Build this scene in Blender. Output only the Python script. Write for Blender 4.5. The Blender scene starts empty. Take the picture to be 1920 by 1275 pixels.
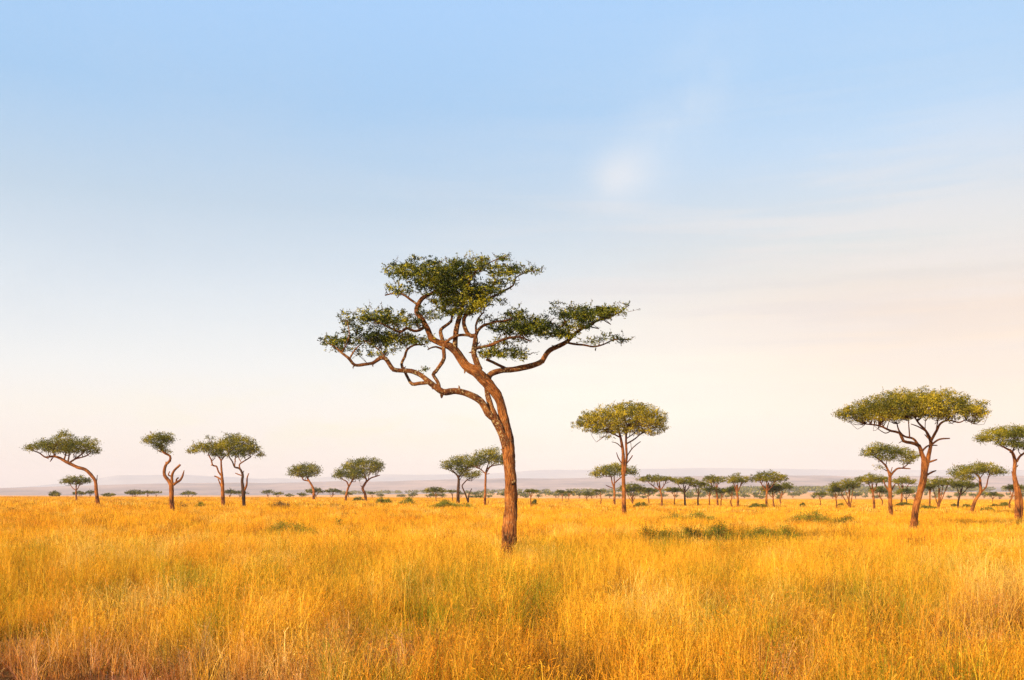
import bpy, math, random
import numpy as np
from mathutils import Vector, noise as mnoise

rs = np.random.RandomState(7)
random.seed(7)
R = math.radians
F = 1867.0          # focal length of the photograph in its own pixels (35 mm lens)
CX, HY = 960.0, 928.0
CAMH = 2.3
sc = bpy.context.scene
COL = sc.collection

# ------------------------------------------------------------------ noise
_tab = np.random.RandomState(3).rand(256, 256)
def vnoise(x, y, k=0):
    x = np.asarray(x, float) + 37.3 * k; y = np.asarray(y, float) + 91.7 * k
    xi = np.floor(x).astype(int); yi = np.floor(y).astype(int)
    fx = x - xi; fy = y - yi
    fx = fx * fx * (3 - 2 * fx); fy = fy * fy * (3 - 2 * fy)
    a = _tab[xi % 256, yi % 256]; b = _tab[(xi + 1) % 256, yi % 256]
    c = _tab[xi % 256, (yi + 1) % 256]; d = _tab[(xi + 1) % 256, (yi + 1) % 256]
    return (a * (1 - fx) + b * fx) * (1 - fy) + (c * (1 - fx) + d * fx) * fy
def fbm(x, y, k=0, o=3):
    s = 0; a = 1; t = 0
    for i in range(o):
        s = s + a * vnoise(np.asarray(x) * 2 ** i, np.asarray(y) * 2 ** i, k + i * 5); t += a; a *= .5
    return s / t
def sstep(a, b, x):
    t = np.clip((np.asarray(x, float) - a) / (b - a), 0, 1)
    return t * t * (3 - 2 * t)

# ------------------------------------------------------------------ terrain
def terrain(x, y):
    x = np.asarray(x, float); y = np.asarray(y, float)
    d = np.hypot(x, y)
    u = CX + F * np.where(y > 1, x / np.maximum(y, 1), 0)
    u = np.where(y > 1, u, 1000)
    A = np.interp(u, [0, 120, 300, 450, 700, 900, 1100, 1300], [1.12, 1.1, .95, .85, .78, .68, .22, 0])
    z = A * sstep(55, 150, d)
    z = z + A * .35 * sstep(200, 420, d) * sstep(1000, 600, u)
    z = z * (1 - sstep(520, 800, d)) + (fbm(x / 24, y / 24, 2) - .5) * .22 * sstep(700, 300, d)
    return z

GH = .5      # the traced rows meet the tops of the grass, the soil lies this much lower
def soil(x, y): return terrain(x, y) - GH

def ray_d(u, v):
    """distance along the ground line of sight at which pixel (u, v) meets the ground"""
    ds = np.geomspace(8, 560, 900)
    x = (u - CX) / F * ds
    z = terrain(x, ds)
    vv = HY + (CAMH - z) * F / ds
    k = np.where(vv <= v)[0]
    return float(ds[k[0]]) if len(k) else 540.0

# ------------------------------------------------------------------ materials
def mat(name):
    m = bpy.data.materials.new(name); m.use_nodes = True
    nt = m.node_tree; nt.nodes.clear()
    return m, nt, nt.nodes, nt.links
def N(nodes, t, **kw):
    n = nodes.new(t)
    for k, v in kw.items(): setattr(n, k, v)
    return n
def ramp(nodes, stops):
    r = nodes.new('ShaderNodeValToRGB')
    e = r.color_ramp.elements
    while len(e) < len(stops): e.new(.5)
    for q, (p, c) in zip(e, stops):
        q.position = p; q.color = (*c, 1)
    return r

def leaf_material(name, cols, trans=.35, attr_noise=1.2, rough=.6):
    m, nt, nd, lk = mat(name)
    geo = N(nd, 'ShaderNodeNewGeometry')
    tc = N(nd, 'ShaderNodeTexCoord')
    nz = N(nd, 'ShaderNodeTexNoise'); nz.inputs['Scale'].default_value = attr_noise; nz.inputs['Detail'].default_value = 3
    lk.new(tc.outputs['Object'], nz.inputs['Vector'])
    mx = N(nd, 'ShaderNodeMath', operation='MULTIPLY_ADD'); mx.inputs[1].default_value = .4
    lk.new(geo.outputs['Random Per Island'], mx.inputs[0])
    sb = N(nd, 'ShaderNodeMath', operation='MULTIPLY_ADD'); sb.inputs[1].default_value = 1.7; sb.inputs[2].default_value = -.55  # clump noise darkens leaf colour to stand in for crown shade
    lk.new(nz.outputs['Fac'], sb.inputs[0]); lk.new(sb.outputs[0], mx.inputs[2])
    rp = ramp(nd, cols); lk.new(mx.outputs[0], rp.inputs[0])
    df = N(nd, 'ShaderNodeBsdfDiffuse'); tr = N(nd, 'ShaderNodeBsdfTranslucent')
    gl = N(nd, 'ShaderNodeBsdfGlossy'); gl.inputs['Roughness'].default_value = .5
    gl.inputs['Color'].default_value = (.5, .5, .45, 1)
    lk.new(rp.outputs[0], df.inputs[0]); lk.new(rp.outputs[0], tr.inputs[0])
    a = N(nd, 'ShaderNodeMixShader'); a.inputs[0].default_value = trans
    lk.new(df.outputs[0], a.inputs[1]); lk.new(tr.outputs[0], a.inputs[2])
    b = N(nd, 'ShaderNodeMixShader'); b.inputs[0].default_value = .03
    lk.new(a.outputs[0], b.inputs[1]); lk.new(gl.outputs[0], b.inputs[2])
    o = N(nd, 'ShaderNodeOutputMaterial'); lk.new(b.outputs[0], o.inputs[0])
    return m

def bark_material(name, c0, c1, c2, scale=1., lichen=0.):
    m, nt, nd, lk = mat(name)
    uv = N(nd, 'ShaderNodeUVMap'); uv.uv_map = 'bark'
    mp = N(nd, 'ShaderNodeMapping'); mp.inputs['Scale'].default_value = (14 * scale, 2.6 * scale, 1)
    lk.new(uv.outputs[0], mp.inputs[0])
    nz = N(nd, 'ShaderNodeTexNoise'); nz.inputs['Scale'].default_value = 1.; nz.inputs['Detail'].default_value = 7; nz.inputs['Roughness'].default_value = .65
    nz.inputs['Distortion'].default_value = .6
    lk.new(mp.outputs[0], nz.inputs['Vector'])
    vo = N(nd, 'ShaderNodeTexVoronoi'); vo.feature = 'DISTANCE_TO_EDGE'; vo.inputs['Scale'].default_value = .9
    lk.new(mp.outputs[0], vo.inputs['Vector'])
    tc = N(nd, 'ShaderNodeTexCoord')
    nb = N(nd, 'ShaderNodeTexNoise'); nb.inputs['Scale'].default_value = 1.3 * scale; nb.inputs['Detail'].default_value = 4
    lk.new(tc.outputs['Object'], nb.inputs['Vector'])
    rp = ramp(nd, [(.38, c0), (.5, c1), (.64, c2)])
    ad = N(nd, 'ShaderNodeMath', operation='MULTIPLY_ADD'); ad.inputs[1].default_value = .5
    lk.new(nb.outputs['Fac'], ad.inputs[0])
    hf = N(nd, 'ShaderNodeMath', operation='MULTIPLY'); hf.inputs[1].default_value = .5
    lk.new(nz.outputs['Fac'], hf.inputs[0]); lk.new(hf.outputs[0], ad.inputs[2])
    lk.new(ad.outputs[0], rp.inputs[0])
    # crack colour
    cr = ramp(nd, [(0, (.45, .42, .4)), (.12, (1, 1, 1))]); lk.new(vo.outputs['Distance'], cr.inputs[0])
    mu = N(nd, 'ShaderNodeMix', data_type='RGBA', blend_type='MULTIPLY'); mu.inputs[0].default_value = .6
    lk.new(rp.outputs[0], mu.inputs[6]); lk.new(cr.outputs[0], mu.inputs[7])
    mu.inputs[0].default_value = .85
    last = mu.outputs[2]
    if lichen:
        n2 = N(nd, 'ShaderNodeTexNoise'); n2.inputs['Scale'].default_value = 9 * scale; n2.inputs['Detail'].default_value = 4
        lk.new(tc.outputs['Object'], n2.inputs['Vector'])
        r2 = ramp(nd, [(.56, (0, 0, 0)), (.62, (1, 1, 1))]); lk.new(n2.outputs['Fac'], r2.inputs[0])
        li = N(nd, 'ShaderNodeMix', data_type='RGBA'); li.inputs[7].default_value = (.55, .42, .2, 1)
        mm = N(nd, 'ShaderNodeMath', operation='MULTIPLY'); mm.inputs[1].default_value = lichen
        lk.new(r2.outputs[0], mm.inputs[0]); lk.new(mm.outputs[0], li.inputs[0]); lk.new(last, li.inputs[6]); last = li.outputs[2]
    bs = N(nd, 'ShaderNodeBsdfPrincipled'); bs.inputs['Roughness'].default_value = .85
    bs.inputs['Specular IOR Level'].default_value = .2
    lk.new(last, bs.inputs['Base Color'])
    hs = N(nd, 'ShaderNodeMath', operation='ADD')
    vm = N(nd, 'ShaderNodeMath', operation='MINIMUM'); vm.inputs[1].default_value = .2
    lk.new(vo.outputs['Distance'], vm.inputs[0]); lk.new(vm.outputs[0], hs.inputs[0]); lk.new(nz.outputs['Fac'], hs.inputs[1])
    bp = N(nd, 'ShaderNodeBump'); bp.inputs['Strength'].default_value = 1.; bp.inputs['Distance'].default_value = .11 / scale
    lk.new(hs.outputs[0], bp.inputs['Height']); lk.new(bp.outputs[0], bs.inputs['Normal'])
    o = N(nd, 'ShaderNodeOutputMaterial'); lk.new(bs.outputs[0], o.inputs[0])
    return m

BARK_BIG = bark_material('bark_rust', (.035, .012, .004), (.23, .074, .015), (.48, .185, .042), 1., .12)
BARK_LIMB = bark_material('bark_limb', (.03, .012, .006), (.21, .07, .019), (.44, .18, .05), 1.4, .6)
BARK = bark_material('bark_far', (.05, .018, .005), (.26, .085, .018), (.5, .19, .04), .8)
BARK_DARK = bark_material('bark_dark', (.02, .01, .006), (.06, .026, .012), (.12, .055, .024), .8)
LEAF_BIG = leaf_material('leaf_big', [(.2, (.006, .012, .001)), (.45, (.034, .05, .003)), (.62, (.12, .125, .006)), (.85, (.36, .3, .012))], .15, .9)
LEAF_YEL = leaf_material('leaf_yellow', [(.1, (.022, .03, .003)), (.4, (.13, .12, .006)), (.65, (.36, .27, .01)), (.95, (.6, .43, .015))], .25, .5)
LEAF_MID = leaf_material('leaf_mid', [(.1, (.012, .02, .003)), (.4, (.065, .075, .004)), (.64, (.21, .185, .007)), (.95, (.4, .3, .012))], .22, .35)
LEAF_DARK = leaf_material('leaf_dark', [(.1, (.015, .024, .002)), (.42, (.075, .085, .003)), (.68, (.2, .18, .006)), (1., (.36, .27, .01))], .28, .35)
LEAF_SHRUB = leaf_material('leaf_shrub', [(.1, (.045, .06, .006)), (.45, (.14, .155, .01)), (.7, (.28, .25, .016)), (1., (.42, .3, .02))], .3, .8)
LEAF_BROWN = leaf_material('leaf_brown', [(.1, (.06, .035, .012)), (.5, (.15, .075, .02)), (.8, (.22, .13, .03)), (1., (.35, .2, .04))], .25, .8)

# ------------------------------------------------------------------ object helpers
def link(name, me, parent=None, loc=None):
    o = bpy.data.objects.new(name, me); COL.objects.link(o)
    if parent is not None: o.parent = parent
    if loc is not None: o.location = loc
    return o
def tag(o, label=None, cat=None, group=None, kind=None):
    if label: o['label'] = label
    if cat: o['category'] = cat
    if group: o['group'] = group
    if kind: o['kind'] = kind
    return o
def np_mesh(name, verts, faces_flat, fsize, mats, midx=None, smooth=False):
    """faces_flat: flat vertex indices; fsize: int or array of face sizes"""
    me = bpy.data.meshes.new(name)
    nv = len(verts); nl = len(faces_flat)
    sizes = np.full(nl // fsize, fsize) if isinstance(fsize, int) else np.asarray(fsize)
    me.vertices.add(nv); me.vertices.foreach_set('co', np.asarray(verts, np.float32).ravel())
    me.loops.add(nl); me.loops.foreach_set('vertex_index', np.asarray(faces_flat, np.int32).ravel())
    me.polygons.add(len(sizes))
    st = np.concatenate([[0], np.cumsum(sizes)[:-1]]).astype(np.int32)
    me.polygons.foreach_set('loop_start', st)
    me.polygons.foreach_set('loop_total', sizes.astype(np.int32))
    if midx is not None: me.polygons.foreach_set('material_index', np.asarray(midx, np.int32))
    if smooth is not False:
        me.polygons.foreach_set('use_smooth', np.ones(len(sizes), bool) if smooth is True else np.asarray(smooth, bool))
    for m in mats: me.materials.append(m)
    me.update(calc_edges=True)
    return me

class Tubes:
    """collects smooth tapered tubes with bark UVs"""
    def __init__(s): s.v = []; s.f = []; s.uv = []; s.n = 0
    def add(s, pts, sides=8, step=None, rough=0., seed=0., cap=True):
        p = np.asarray(pts, float)          # x y z r
        if len(p) < 2: return
        seg = np.linalg.norm(np.diff(p[:, :3], axis=0), axis=1)
        L = np.concatenate([[0], np.cumsum(seg)])
        if step is None: step = max(L[-1] / 40, .02)
        q = []
        n = len(p)
        for i in range(n - 1):
            k = max(2, int(seg[i] / step))
            P0 = p[max(i - 1, 0)]; P1 = p[i]; P2 = p[i + 1]; P3 = p[min(i + 2, n - 1)]
            for j in range(k):
                t = j / k
                c = .5 * ((2 * P1) + (-P0 + P2) * t + (2 * P0 - 5 * P1 + 4 * P2 - P3) * t * t + (-P0 + 3 * P1 - 3 * P2 + P3) * t ** 3)
                c[3] = max(P1[3] * (1 - t) + P2[3] * t, 1e-4)
                q.append(c)
        q.append(p[-1]); q = np.array(q)
        T = np.gradient(q[:, :3], axis=0); T /= np.maximum(np.linalg.norm(T, axis=1, keepdims=True), 1e-9)
        ref = np.array([0, 1., 0]) if abs(T[0, 1]) < .9 else np.array([1., 0, 0])
        a = np.cross(T[0], ref); a /= np.linalg.norm(a)
        l = 0; base = s.n; vs = []; us = []
        for i in range(len(q)):
            if i:
                a = a - T[i] * a.dot(T[i]); a /= max(np.linalg.norm(a), 1e-9)
                l += np.linalg.norm(q[i, :3] - q[i - 1, :3])
            b = np.cross(T[i], a)
            for j in range(sides):
                th = 2 * math.pi * j / sides
                r = q[i, 3]
                if rough:
                    nn = mnoise.noise(Vector((math.cos(th) * 1.2 + seed, math.sin(th) * 1.2, l * .9 + seed)))
                    n2 = mnoise.noise(Vector((math.cos(th) * 3 + seed, math.sin(th) * 3 + 9, l * 3.2)))
                    r *= 1 + rough * (nn * 1.2 + n2 * .8)
                vs.append(q[i, :3] + (a * math.cos(th) + b * math.sin(th)) * r)
                us.append((j / sides * 2 * math.pi * .22, l))
        m = len(q)
        for i in range(m - 1):
            for j in range(sides):
                k = (j + 1) % sides
                s.f.append((base + i * sides + j, base + i * sides + k, base + (i + 1) * sides + k, base + (i + 1) * sides + j))
                s.uv += [us[i * sides + j], (us[i * sides + j][0] + .22 * 2 * math.pi / sides, us[i * sides + j][1]),
                         (us[i * sides + j][0] + .22 * 2 * math.pi / sides, us[(i + 1) * sides][1]), (us[i * sides + j][0], us[(i + 1) * sides][1])]
        if cap:
            vs.append(q[-1, :3] + T[-1] * q[-1, 3] * .5); us.append((0, l))
            tip = base + len(vs) - 1
            for j in range(sides):
                k = (j + 1) % sides
                s.f.append((base + (m - 1) * sides + j, base + (m - 1) * sides + k, tip)); s.uv += [(0, l), (.1, l), (.05, l + .05)]
        s.v += vs; s.n += len(vs)
    def build(s, name, m, parent):
        me = np_mesh(name, s.v, [i for f in s.f for i in f], [len(f) for f in s.f], [m], smooth=True)
        ul = me.uv_layers.new(name='bark')
        ul.data.foreach_set('uv', np.asarray(s.uv, np.float32).ravel())
        return link(name, me, parent)

def leaf_quads(c, L, W, updir=None, jitter=1.):
    """diamond leaves: c (n,3) centres, L, W lengths and widths (n,)"""
    n = len(c)
    ax = rs.normal(size=(n, 3)) * jitter
    if updir is not None: ax += updir
    ax /= np.linalg.norm(ax, axis=1, keepdims=True)
    rn = rs.normal(size=(n, 3))
    bx = np.cross(ax, rn); bx /= np.maximum(np.linalg.norm(bx, axis=1, keepdims=True), 1e-9)
    L = np.asarray(L).reshape(-1, 1); W = np.asarray(W).reshape(-1, 1)
    v = np.stack([c - ax * L / 2, c + bx * W / 2 - ax * L * .05, c + ax * L / 2, c - bx * W / 2 - ax * L * .05], 1)
    return v.reshape(-1, 3)

# ------------------------------------------------------------------ trees from traced limbs and leaf pads
def make_tree(base, limbs, pads, label, leaf=LEAF_MID, bark=BARK, limb_bark=None, d=None, leafpx=2.4, lai=3.6, depth=.55,
              trunk_n=1, group=None, sides=8, rough=.1, twig=.35, branch_parts=True, sprig=0., name='acacia_tree', cat='tree', clus=6.,
              trunk_sides=None, dens=1., trunk_depth=0., parts=True, grow=1.12, gaps=-.34, gs_=11.):
    """base (u, v) where the trunk meets the ground; limbs [[(u, v, r[, depth]), ...], ...]; pads [(u, v, ru, rv[, density])]"""
    if d is None: d = ray_d(*base)
    s = d / F
    bx = (base[0] - CX) * s; bz = float(soil(bx, d))
    # pixel rows are measured from the traced base, so the whole figure keeps its shape whatever the ground does
    vb = HY + (CAMH - bz) / s + .06 / s
    def W(u, v, dep=0.):
        dd = d + dep * s
        k = dd / F
        return np.array([(u - CX) * k - bx, dd - d, CAMH + (HY - v) * k - bz])
    root = link(name, None, None, (bx, d, bz)); root.empty_display_size = .5
    tag(root, label, cat, group)
    cu = np.mean([p[0] for p in pads]) if pads else base[0]
    Wd = max([abs(p[0] - cu) + p[2] for p in pads]) if pads else 1
    # limbs
    nodes = []
    T = Tubes(); built = 0
    for i, lb in enumerate(limbs):
        pts = []
        nn = len(lb)
        dd_end = (rs.rand() - .5) * 2 * (Wd * .22 if i >= trunk_n else 0)
        for j, q in enumerate(lb):
            dep = q[3] if len(q) > 3 else dd_end * (j / max(nn - 1, 1)) ** 1.3
            vv = q[1]
            if j == 0 and vv > base[1] - 6 and vb > vv + 1:
                w = W(q[0] * .85 + base[0] * .15, vb, dep); fl = 1.28 if i == 0 else 1.1
                pts.append((*w, q[2] * s * fl)); nodes.append((*w, q[2] * s, q[0], vb))
            w = W(q[0], vv, dep)
            pts.append((*w, q[2] * s))
            nodes.append((*w, q[2] * s, q[0], q[1]))
        # densify attachment nodes
        o_ = len(pts) - nn
        for j in range(nn - 1):
            for t in (.33, .66):
                a = np.array(pts[j + o_]); b = np.array(pts[j + 1 + o_]); c = a * (1 - t) + b * t
                nodes.append((*c, lb[j][0] * (1 - t) + lb[j + 1][0] * t, lb[j][1] * (1 - t) + lb[j + 1][1] * t))
        sd = trunk_sides if (trunk_sides and i < trunk_n) else sides
        T.add(pts, sd, rough=rough, seed=i * 7.1 + base[0], step=(.12 if trunk_sides else None))
        if i >= trunk_n - 1 and branch_parts:
            T.build('trunk' if i < trunk_n else 'branch', bark if i < trunk_n else (limb_bark or bark), root); T = Tubes(); built += 1
    if T.n: T.build('trunk', bark, root)
    nodes = np.array(nodes)
    if not pads: return root
    # foliage
    TW = Tubes(); LV = []
    for p in pads:
        pu, pv, ru, rv = p[:4]; ru *= grow; rv *= grow * 1.06; den = (p[4] if len(p) > 4 else 1.) * dens
        area = math.pi * ru * rv
        per = 16
        la = leafpx * leafpx * .42 * .5
        ncl = max(3, int(area * lai * den / (la * per)))
        off = abs(pu - cu); a = depth * math.sqrt(max(Wd * Wd - off * off, 0))
        u01 = rs.normal(size=(ncl, 3)); u01 /= np.linalg.norm(u01, axis=1, keepdims=True)
        rr = rs.rand(ncl, 1) ** .36
        q = u01 * rr
        lump = .82 + .36 * np.array([mnoise.noise(Vector((w[0] * 1.6 + pu, w[1] * 1.6 + pv, w[2] * 1.6))) + .5 for w in u01])
        q = q * lump[:, None]
        q[:, 2] = np.where(q[:, 2] < 0, q[:, 2] * .75, q[:, 2])
        lay = rs.choice([0, 0, 1, -1], size=ncl)
        lay = lay * (.6 + .5 * rs.rand(ncl))
        dep = q[:, 1] * ru * .9 + lay * a
        drop = np.abs(lay) * rv * .15
        cuu = pu + q[:, 0] * ru; cvv = pv - q[:, 2] * rv + drop
        if gaps:
            kp = np.array([mnoise.noise(Vector((a_ / gs_, b_ / (gs_ * .62), c_ / gs_))) + .5 * mnoise.noise(Vector((a_ / gs_ * 2.3, b_ / gs_ * 3, c_ / gs_ * 2.3 + 9))) for a_, b_, c_ in zip(cuu, cvv, dep)]) > gaps
            kp[:2] = True
            cuu, cvv, dep = cuu[kp], cvv[kp], dep[kp]; ncl = len(cuu)
        k = (d + dep * s) / F
        C = np.stack([(cuu - CX) * k - bx, dep * s, CAMH + (HY - cvv) * k - bz], 1)
        # leaves round every cluster
        cr = clus * s * (.6 + .7 * rs.rand(ncl))
        o = rs.normal(size=(ncl, per, 3)); o[..., 2] *= .62
        P = C[:, None, :] + o * cr[:, None, None] * .5
        P = P.reshape(-1, 3)
        outd = (o.reshape(-1, 3)); outd = outd / np.maximum(np.linalg.norm(outd, axis=1, keepdims=True), 1e-6)
        L = leafpx * s * (.65 + .8 * rs.rand(len(P)))
        LV.append(leaf_quads(P, L, L * .42, outd * 1.1 + np.array([0, 0, .35]), .8))
        # twigs to a share of the clusters
        if twig > 0:
            for c, uu, v_ in zip(C, cuu, cvv):
                if rs.rand() > twig * .25: continue
                dd2 = (nodes[:, 4] - uu) ** 2 + ((nodes[:, 5] - v_ - 10) * 1.2) ** 2 + ((nodes[:, 1] - c[1]) / s) ** 2 * .4
                dd2 = dd2 + np.where(nodes[:, 3] > 5 * s, 600, 0)
                nb = nodes[np.argmin(dd2)]
                if math.hypot(nb[4] - uu, nb[5] - v_) > (18 if sprig > 2 else max(16, Wd * .3)): continue
                st = nb[:3]; mid = st * .45 + c * .55 + rs.normal(size=3) * np.linalg.norm(c - st) * .1
                mid[2] -= np.linalg.norm(c - st) * .06
                r0 = min(nb[3] * .6, 1.15 * s)
                TW.add([(*st, r0), (*mid, max(r0 * .6, .35 * s)), (*c, .25 * s)], 4, step=np.linalg.norm(c - st) / 3 + 1e-3, cap=False)
        # sprigs that stick out of the outline
        ns = int(sprig * (ru + rv) / 9)
        for _ in range(ns):
            th = rs.rand() * 2 * math.pi
            if math.sin(th) < -.2 and rs.rand() < .6: th = -th
            e = np.array([math.cos(th), 0, math.sin(th)])
            st = W(pu + e[0] * ru * .8, pv - e[2] * rv * .8, rs.normal() * ru * .3)
            dirv = e * np.array([1, 0, .7]) + rs.normal(size=3) * .45 + np.array([0, 0, .25]); dirv /= np.linalg.norm(dirv)
            ln = s * (5 + 9 * rs.rand()) * (1 if sprig > 2 else .7)
            cv = rs.normal(size=3) * .3
            pts = [st + dirv * ln * t + cv * ln * t * t for t in (0, .33, .66, 1)]
            TW.add([(*x, .45 * s * (1 - .6 * i / 3)) for i, x in enumerate(pts)], 3, step=ln / 3, cap=False)
            tt = rs.rand(9); P = np.array([st + dirv * ln * t + cv * ln * t * t for t in tt]) + rs.normal(size=(9, 3)) * s * 1.1
            L = leafpx * s * (.6 + .7 * rs.rand(9))
            LV.append(leaf_quads(P, L, L * .45, dirv * .4, .9))
    LV = np.concatenate(LV)
    nl = len(LV) // 4
    idx = np.arange(nl * 4)
    nv0 = len(LV)
    vs = LV; fl = idx; sizes = np.full(nl, 4); mi = np.zeros(nl, int); sm = np.zeros(nl, bool)
    if TW.n:
        vs = np.concatenate([LV, np.array(TW.v)])
        tf = np.array([i for f in TW.f for i in f]) + nv0
        fl = np.concatenate([idx, tf]); ts = np.array([len(f) for f in TW.f])
        sizes = np.concatenate([sizes, ts]); mi = np.concatenate([mi, np.ones(len(ts), int)]); sm = np.concatenate([sm, np.ones(len(ts), bool)])
    me = np_mesh('crown', vs, fl, sizes, [leaf, BARK_TWIG], mi, smooth=sm)
    link('crown', me, root)
    return root
m_, nt_, nd_, lk_ = mat('twig')
b_ = N(nd_, 'ShaderNodeBsdfDiffuse'); b_.inputs[0].default_value = (.1, .042, .018, 1)
lk_.new(b_.outputs[0], N(nd_, 'ShaderNodeOutputMaterial').inputs[0]); BARK_TWIG = m_

# ---- the large leaning tree in the middle
big_limbs = [
 [(952,1040,15.5,0),(954,1015,13.5,0),(956,985,13,0),(957.5,954,12,0),(957.5,912,11,0),(955.5,869,11,0),(953.5,841,11.5,0),(951,821,11.5,0),(947,800,10,2),(942,775,8.6,3),(938,755,8.2,3),(932,741,9.8,2),(921,727,9.8,0),(907,712,9.6,0),(893,697,9.4,0),(876,688,8.6,2),(864,673,7.6,3),(854,658,7.2,4),(841,648,6.6,4),(821,641,5.8,4),(809,633,5.4,4),(801,615.6,5,4),(789,595.5,4.8,5),(781,585.5,4.6,5),(783.4,573,4.4,5),(791,560,4.2,5),(803,553,3.6,5),(820,545,2.8,5),(838,528,2,5)],
 [(955,1030,8,-9),(960,1000,7.5,-10),(962,965,6.5,-7),(961,930,5,-4),(960,905,3,0)],
 [(949,838,8.5,-2),(945,822,8.2,-4),(938,803,7.4,-5),(929,787,7.4,-5),(922,772,7.2,-4),(918,755,5.6,-2),(914,740,5.2,0),(911,727,4,0)],
 [(927,785,5.5,-6),(915,775,6.4,-8),(903,754,6.2,-12),(886,743,6,-16),(868,736,5.8,-20),(851,732.5,5.8,-22),(836,735,6,-24),(824,731,5.6,-25),(804,716,5,-28),(789,703.5,4.6,-30),(771,696,4.2,-32),(751,694.5,3.9,-33),(738,693,4,-34),(730.6,683,3.8,-34),(723,672,3.8,-34),(713,671,3.6,-34),(700.5,680,3.2,-34),(683,683.4,2.9,-34),(665.4,684.6,2.8,-34),(653,671,2.5,-34),(640,661,2.1,-34),(628,650,1.4,-34),(612,642,.9,-34)],
 [(829,736,4.5,-24),(828,746,1.6,-26)],
 [(915,716,6,6),(916,707,5.6,10),(922,700,5.6,14),(938,695,5.4,20),(963,692.5,5.4,26),(988,687,5.2,30),(1005,682.5,5,34),(1017,676,4.8,36),(1024,664,4.4,38),(1032,656,4.3,39),(1051,647,4,40),(1066,638,3.6,40),(1081,623,3,40),(1101,611,2.6,40),(1121,601,2.1,40),(1146,593,1.5,40),(1165,583,1,40),(1180,572,.6,40)],
 [(1060,641,2.2,40),(1075,645,2,30),(1096,647,1.8,20),(1112,650,1.6,12),(1131,646,1.4,8),(1151,637,1.1,6),(1179,636,.7,4)],
 [(1066,638,2.6,40),(1066,621,2.2,30),(1058,600,1.7,22),(1050,586,1.2,18)],
 [(900,694,6,2),(893,678,5.6,2),(888,661,5.4,0),(891,643,5,-3),(891,630,4.4,-4),(884,630,3.9,-4),(875,622,4,-3),(869.5,605,4,0),(873,591,3.8,2),(887,583,3.2,4),(903,566,2.6,6),(915,548,2,8),(928,530,1.5,10)],
 [(891,632,3.6,-4),(896,620,3,-6),(905,611,2.6,-10),(917,607,2.3,-14),(932,603,2,-18),(953,600,1.7,-24),(970,590,1.2,-28)],
 [(893,626,2.2,-4),(892,610,1.9,-6),(897.6,596,1.6,-8),(907,585,1.3,-10)],
 [(890,655,3.2,-2),(897,652,3.2,-6),(917,648,3,-14),(940,638,2.7,-22),(955,633,2.3,-26),(975,632,1.8,-30),(995,640,1.3,-32)],
 [(947,690,2.8,22),(932,683,2.6,14),(922,678,2.4,8),(912,674,2.4,4)],
 [(853,656,5.4,4),(853.6,636,5,2),(856,616,4.7,0),(861,597,4.4,-2),(866,580,3.8,-4),(871,560,3,-6),(878,535,2.2,-8),(885,510,1.5,-10)],
 [(833,644,3.5,4),(827,628,3.2,8),(827,618,3,10),(836,610.6,2.8,12),(846,602,2.5,14),(849,585,2,16),(860,565,1.6,18)],
 [(834,645,2.8,3),(843,636,2.7,-4),(855,630,2.4,-8),(868,628,2.3,-8),(884,630,2.4,-4)],
 [(832,643,3.4,4),(832,658,3.2,-4),(832.5,671,3.4,-10),(826,683.4,3.4,-14),(817,696,3.5,-20),(812,702,3.3,-24),(818,712,3.3,-27),(823,722,3.2,-27),(824,730,3,-26)],
 [(829,654,2.2,3),(817,650,1.9,0),(806,653,1.5,-4),(802,656,1,-6)],
 [(797,612,3,4),(787,619,2.6,-6),(776,621,2.6,-12),(763,615.6,2.4,-18),(751,623,2.3,-22),(733,615.6,2,-26),(718,608,1.6,-30),(700,600,1.1,-34)],
 [(804,717,3.4,-28),(789,718.5,3.3,-20),(773,720,3.2,-12),(766,711,3,-8),(760,699,2.8,-4),(753,683.4,2.7,0),(759.5,668,2.5,4),(763,656,2.2,6),(776,647,1.8,8),(797,646,1.4,8)],
 [(655,674,1.9,-34),(662,661,1.6,-30),(670,651,1.3,-26),(680,643,1,-22)],
 [(723,672,2,-34),(715,660,1.5,-30),(700,648,1.2,-26),(685,640,.9,-22)],
 [(784,572,2.6,5),(770,562,2.2,10),(755,552,1.9,14),(738,550,1.5,18),(722,554,1,20)],
 [(640,661,1.4,-34),(650,645,1.2,-30),(655,625,1,-28),(650,600,.7,-26)],
 [(871,700,.9,2),(873,690,3,2)],
 [(903,566,2.4,6),(925,556,2.2,14),(945,545,1.9,20),(962,535,1.6,24),(968,520,1.2,26),(990,510,.9,28),(1010,508,.6,30)],
 [(878,535,1.8,-8),(892,508,1.5,-12),(915,494,1.2,-16),(935,485,.9,-20),(955,480,.6,-22)],
]
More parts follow.
